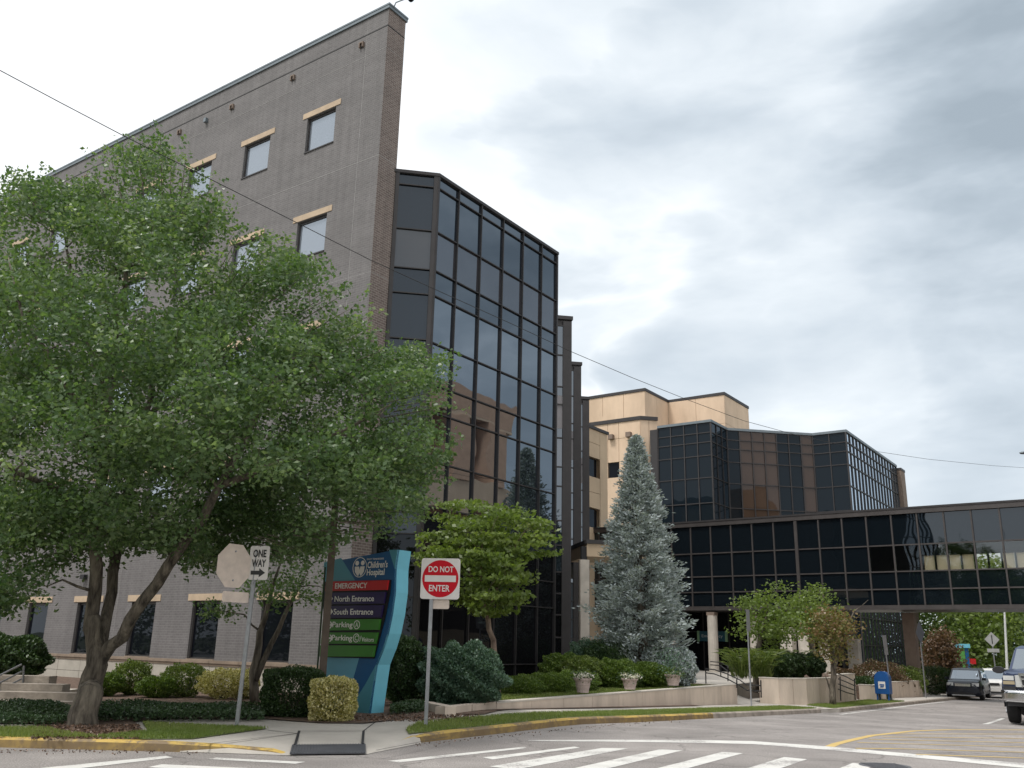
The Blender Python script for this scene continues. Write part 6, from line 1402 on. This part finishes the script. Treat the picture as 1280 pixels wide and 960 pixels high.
tree('dogwood_tree', b, [([tuple(b), W_(620, 830, Yt), W_(616, 800, Yt), W_(611, 775, Yt), W_(600, 740, Yt)], [.10, .085, .075, .07, .05]), ([W_(611, 775, Yt), W_(622, 730, Yt), W_(640, 690, Yt + .2), W_(655, 665, Yt)], [.06, .045, .03, .012]),
     ([W_(604, 760, Yt), W_(585, 710, Yt), W_(570, 670, Yt), W_(560, 645, Yt)], [.05, .04, .025, .01]), ([W_(600, 740, Yt), W_(603, 690, Yt - .3), W_(600, 645, Yt - .3)], [.05, .03, .01])],
     shape(dg_, 125, Yt, 1.6, .24, layer=.46), 80, .44, Lf_dog, 'bright green dogwood with a slim leaning trunk in front of the glass tower', .155, bark=M_bark2, flat=.20)
# small street trees
Yt = 39.0; b = at(946, Yt, -.1)
p1_ = [(915, 760), (930, 750), (945, 740), (965, 742), (990, 745), (1000, 770), (995, 800), (975, 815), (955, 822), (940, 800), (920, 780)]
tree('street_tree', b, [([tuple(b), W_(947, 815, Yt), W_(952, 790, Yt), W_(960, 760, Yt)], [.14, .12, .08, .02])], shape(p1_, 44, Yt, 1.6, .36, layer=.6), 70, .62, Lf_dog, 'round yellow-green small tree behind the edge-on sign', .15, 'small trees in the planters', bark=M_bark, flat=.4)
Yt = 41; b = at(1018, Yt, -.1)
p2_ = [(985, 760), (995, 740), (1015, 733), (1040, 745), (1062, 752), (1052, 775), (1035, 800), (1005, 802), (990, 785)]
tree('street_tree', b, [([tuple(b), W_(1019, 820, Yt), W_(1013, 800, Yt), W_(1020, 770, Yt), W_(1030, 745, Yt)], [.16, .14, .10, .06, .02])], shape(p2_, 34, Yt, 1.5, .36, layer=.6), 70, .6, Lf_dog, 'green small tree with a thick dark trunk in the middle of the ribbed planter', .15, 'small trees in the planters')
Yt = 36.5; b = at(1040, Yt, gz(12.4, 36.5) + .13)
p3_ = [(1012, 790), (1020, 765), (1035, 758), (1060, 770), (1078, 772), (1066, 790), (1055, 815), (1065, 822), (1045, 830), (1030, 822)]
tree('street_tree', b, [([tuple(b), W_(1041, 845, Yt), W_(1042, 825, Yt), W_(1036, 800, Yt), W_(1030, 775, Yt)], [.13, .11, .08, .05, .015]), ([W_(1041, 850, Yt), W_(1047, 820, Yt), W_(1055, 790, Yt), W_(1068, 765, Yt), W_(1085, 750, Yt)], [.07, .05, .035, .02, .006]), ([W_(1041, 868, Yt), W_(1034, 850, Yt), W_(1031, 842, Yt)], [.04, .025, .01])],
     shape(p3_, 42, Yt, 1.2, .33), 75, .5, leaf_mat('browning_leaf', [(.07, .08, .02), (.14, .15, .04), (.20, .12, .06), (.22, .15, .09)], .3), 'thin kerbside tree with browning leaves and bare purple twigs', .12, 'small trees in the planters')
# reddish magnolia and trees beyond the bridge
Yt = 60; b = at(1174, Yt, -.9)
tree('magnolia_tree', b, [([tuple(b), W_(1175, 830, Yt), W_(1176, 795, Yt)], [.15, .1, .03])], shape([(1157, 858), (1158, 815), (1166, 792), (1178, 785), (1190, 800), (1200, 830), (1206, 858)], 110, Yt, 1.8, .4, 2), 60, .6, Lf_red, 'conical dark tree with rust-brown leaves beside the brown pier', .20, 'trees down the street')
for poly, Y, n_, tx, lb_, lf in (([(1090, 870), (1095, 760), (1130, 700), (1180, 690), (1225, 740), (1230, 830), (1200, 850)], 100, 130, 1190, 'sunlit yellow-green tree directly behind the far street sign', Lf_far), ([(1180, 845), (1185, 760), (1200, 700), (1250, 700), (1275, 780), (1260, 830)], 92, 130, 1216, 'broad green tree with a thick dark trunk over the parked cars', Lf_dog),
                        ([(1240, 850), (1245, 760), (1270, 705), (1330, 700), (1360, 780), (1350, 850)], 98, 120, 1300, 'grey-green tree at the right edge behind the pickup', Lf_maple), ([(1120, 860), (1130, 780), (1160, 740), (1340, 740), (1350, 850)], 135, 170, 1260, 'dark wooded row closing the street', Lf_maple)):
    b = at(tx, Y, -1.1)
    tree('street_tree', b, [([tuple(b), W_(tx, 830, Y), W_(tx - 2, 790, Y), W_(tx + 4, 750, Y)], [.55, .42, .32, .1])], shape(poly, n_, Y, 5, 1.1, 2), 70, 2.1, lf, lb_, .42, 'trees down the street')
# blue spruce
b = at(803, 33.8, .2); t = thing('blue_spruce', b, 'tall conical blue spruce in front of the footbridge', 'tree'); Ys = 33.8
ztop_ = depth(795, 546, Ys).z; top = Vector((depth(795, 546, Ys).x, Ys, ztop_))
mb = MB(); mb.tube([b + Vector((0, 0, -.2)), b + Vector((.05, 0, 1.5)), b.lerp(top, .6), top], [.2, .17, .08, .015], 8); Cc, Dd, Tn = [], [], []
H_ = ztop_ - b.z
for k in range(560):
    u = (k + .5) / 560; u = u ** 1.25; z = ztop_ - .05 - u * (H_ - .6); R_ = (.05 + 1.66 * min(1, u * 1.30) ** .86) * random.uniform(.70, 1.16)
    if u > .78: R_ *= 1 - .35 * (u - .78) / .22 * random.uniform(.3, 1.3)
    a = k * 2.39996 + random.uniform(-.3, .3); ax = b.lerp(top, (z - b.z) / H_); dx, dy = cos(a), sin(a); nseg = max(3, int(R_ / .2)); pts = []
    for j in range(nseg + 1):
        q = j / nseg; pts.append(Vector((ax.x + dx * R_ * q, ax.y + dy * R_ * q, z - .20 * R_ * q + .26 * R_ * q * q)))
    if k % 2 == 0: mb.tube(pts, [.02 * (1 - j / (nseg + 1)) + .004 for j in range(nseg + 1)], 4, cap=False)
    tb = np.clip(rng.normal(.45, .25), 0, 1)
    for j in range(1, nseg + 1):
        if pts[j] is None or j / nseg < .3: continue
        m_ = 26 if j / nseg > .6 else 12; p = pts[j]; wd = .06 + .045 * R_
        for _ in range(m_):
            o_ = rng.normal(size=3) * np.array([wd, wd, .055]); Cc.append((p.x + o_[0], p.y + o_[1], p.z + o_[2])); Dd.append((dx * .8 + o_[0] * 4, dy * .8 + o_[1] * 4, .35 + random.uniform(-.2, .3))); Tn.append(tb * .5 + random.random() * .5)
build(mb, 'trunk', M_bark, t, smooth=True, fix=False); leafmesh('crown', Cc, Lf_spruce, t, .15, .055, dirs=Dd, jit=.4, tone=np.array(Tn))
ls = at(845, 33.2, .2); shrub('small_spruce', ls, .75, .6, .7, 5200, Lf_spruce, 'low blue juniper at the right foot of the spruce', 'shrub', None, .10)

# trees across the cross street, behind the viewer: mirrored in the windows
src = [o for o in bpy.data.objects if o.name.startswith('street_tree') and o.parent is None][-3:]
for i, (x, y, k) in enumerate(((-62, -6, 1), (-46, -16, 0), (-30, -12, 2), (-16, -20, 1), (0, -17, 0), (-78, 4, 2), (16, -20, 2), (46, 62, 1), (55, 74, 0), (64, 88, 2), (38, 30, 1), (-42, 21, 1), (-55, 13, 0), (-66, 24, 2), (-82, 12, 1), (-60, 2, 2))):
    c = dup(src[k]); c.location = (x, y, 0); c.rotation_euler = (0, 0, i * 1.3); c['label'] = 'leafy tree outside the frame, only mirrored in the glass'; c['group'] = 'trees mirrored in the windows'
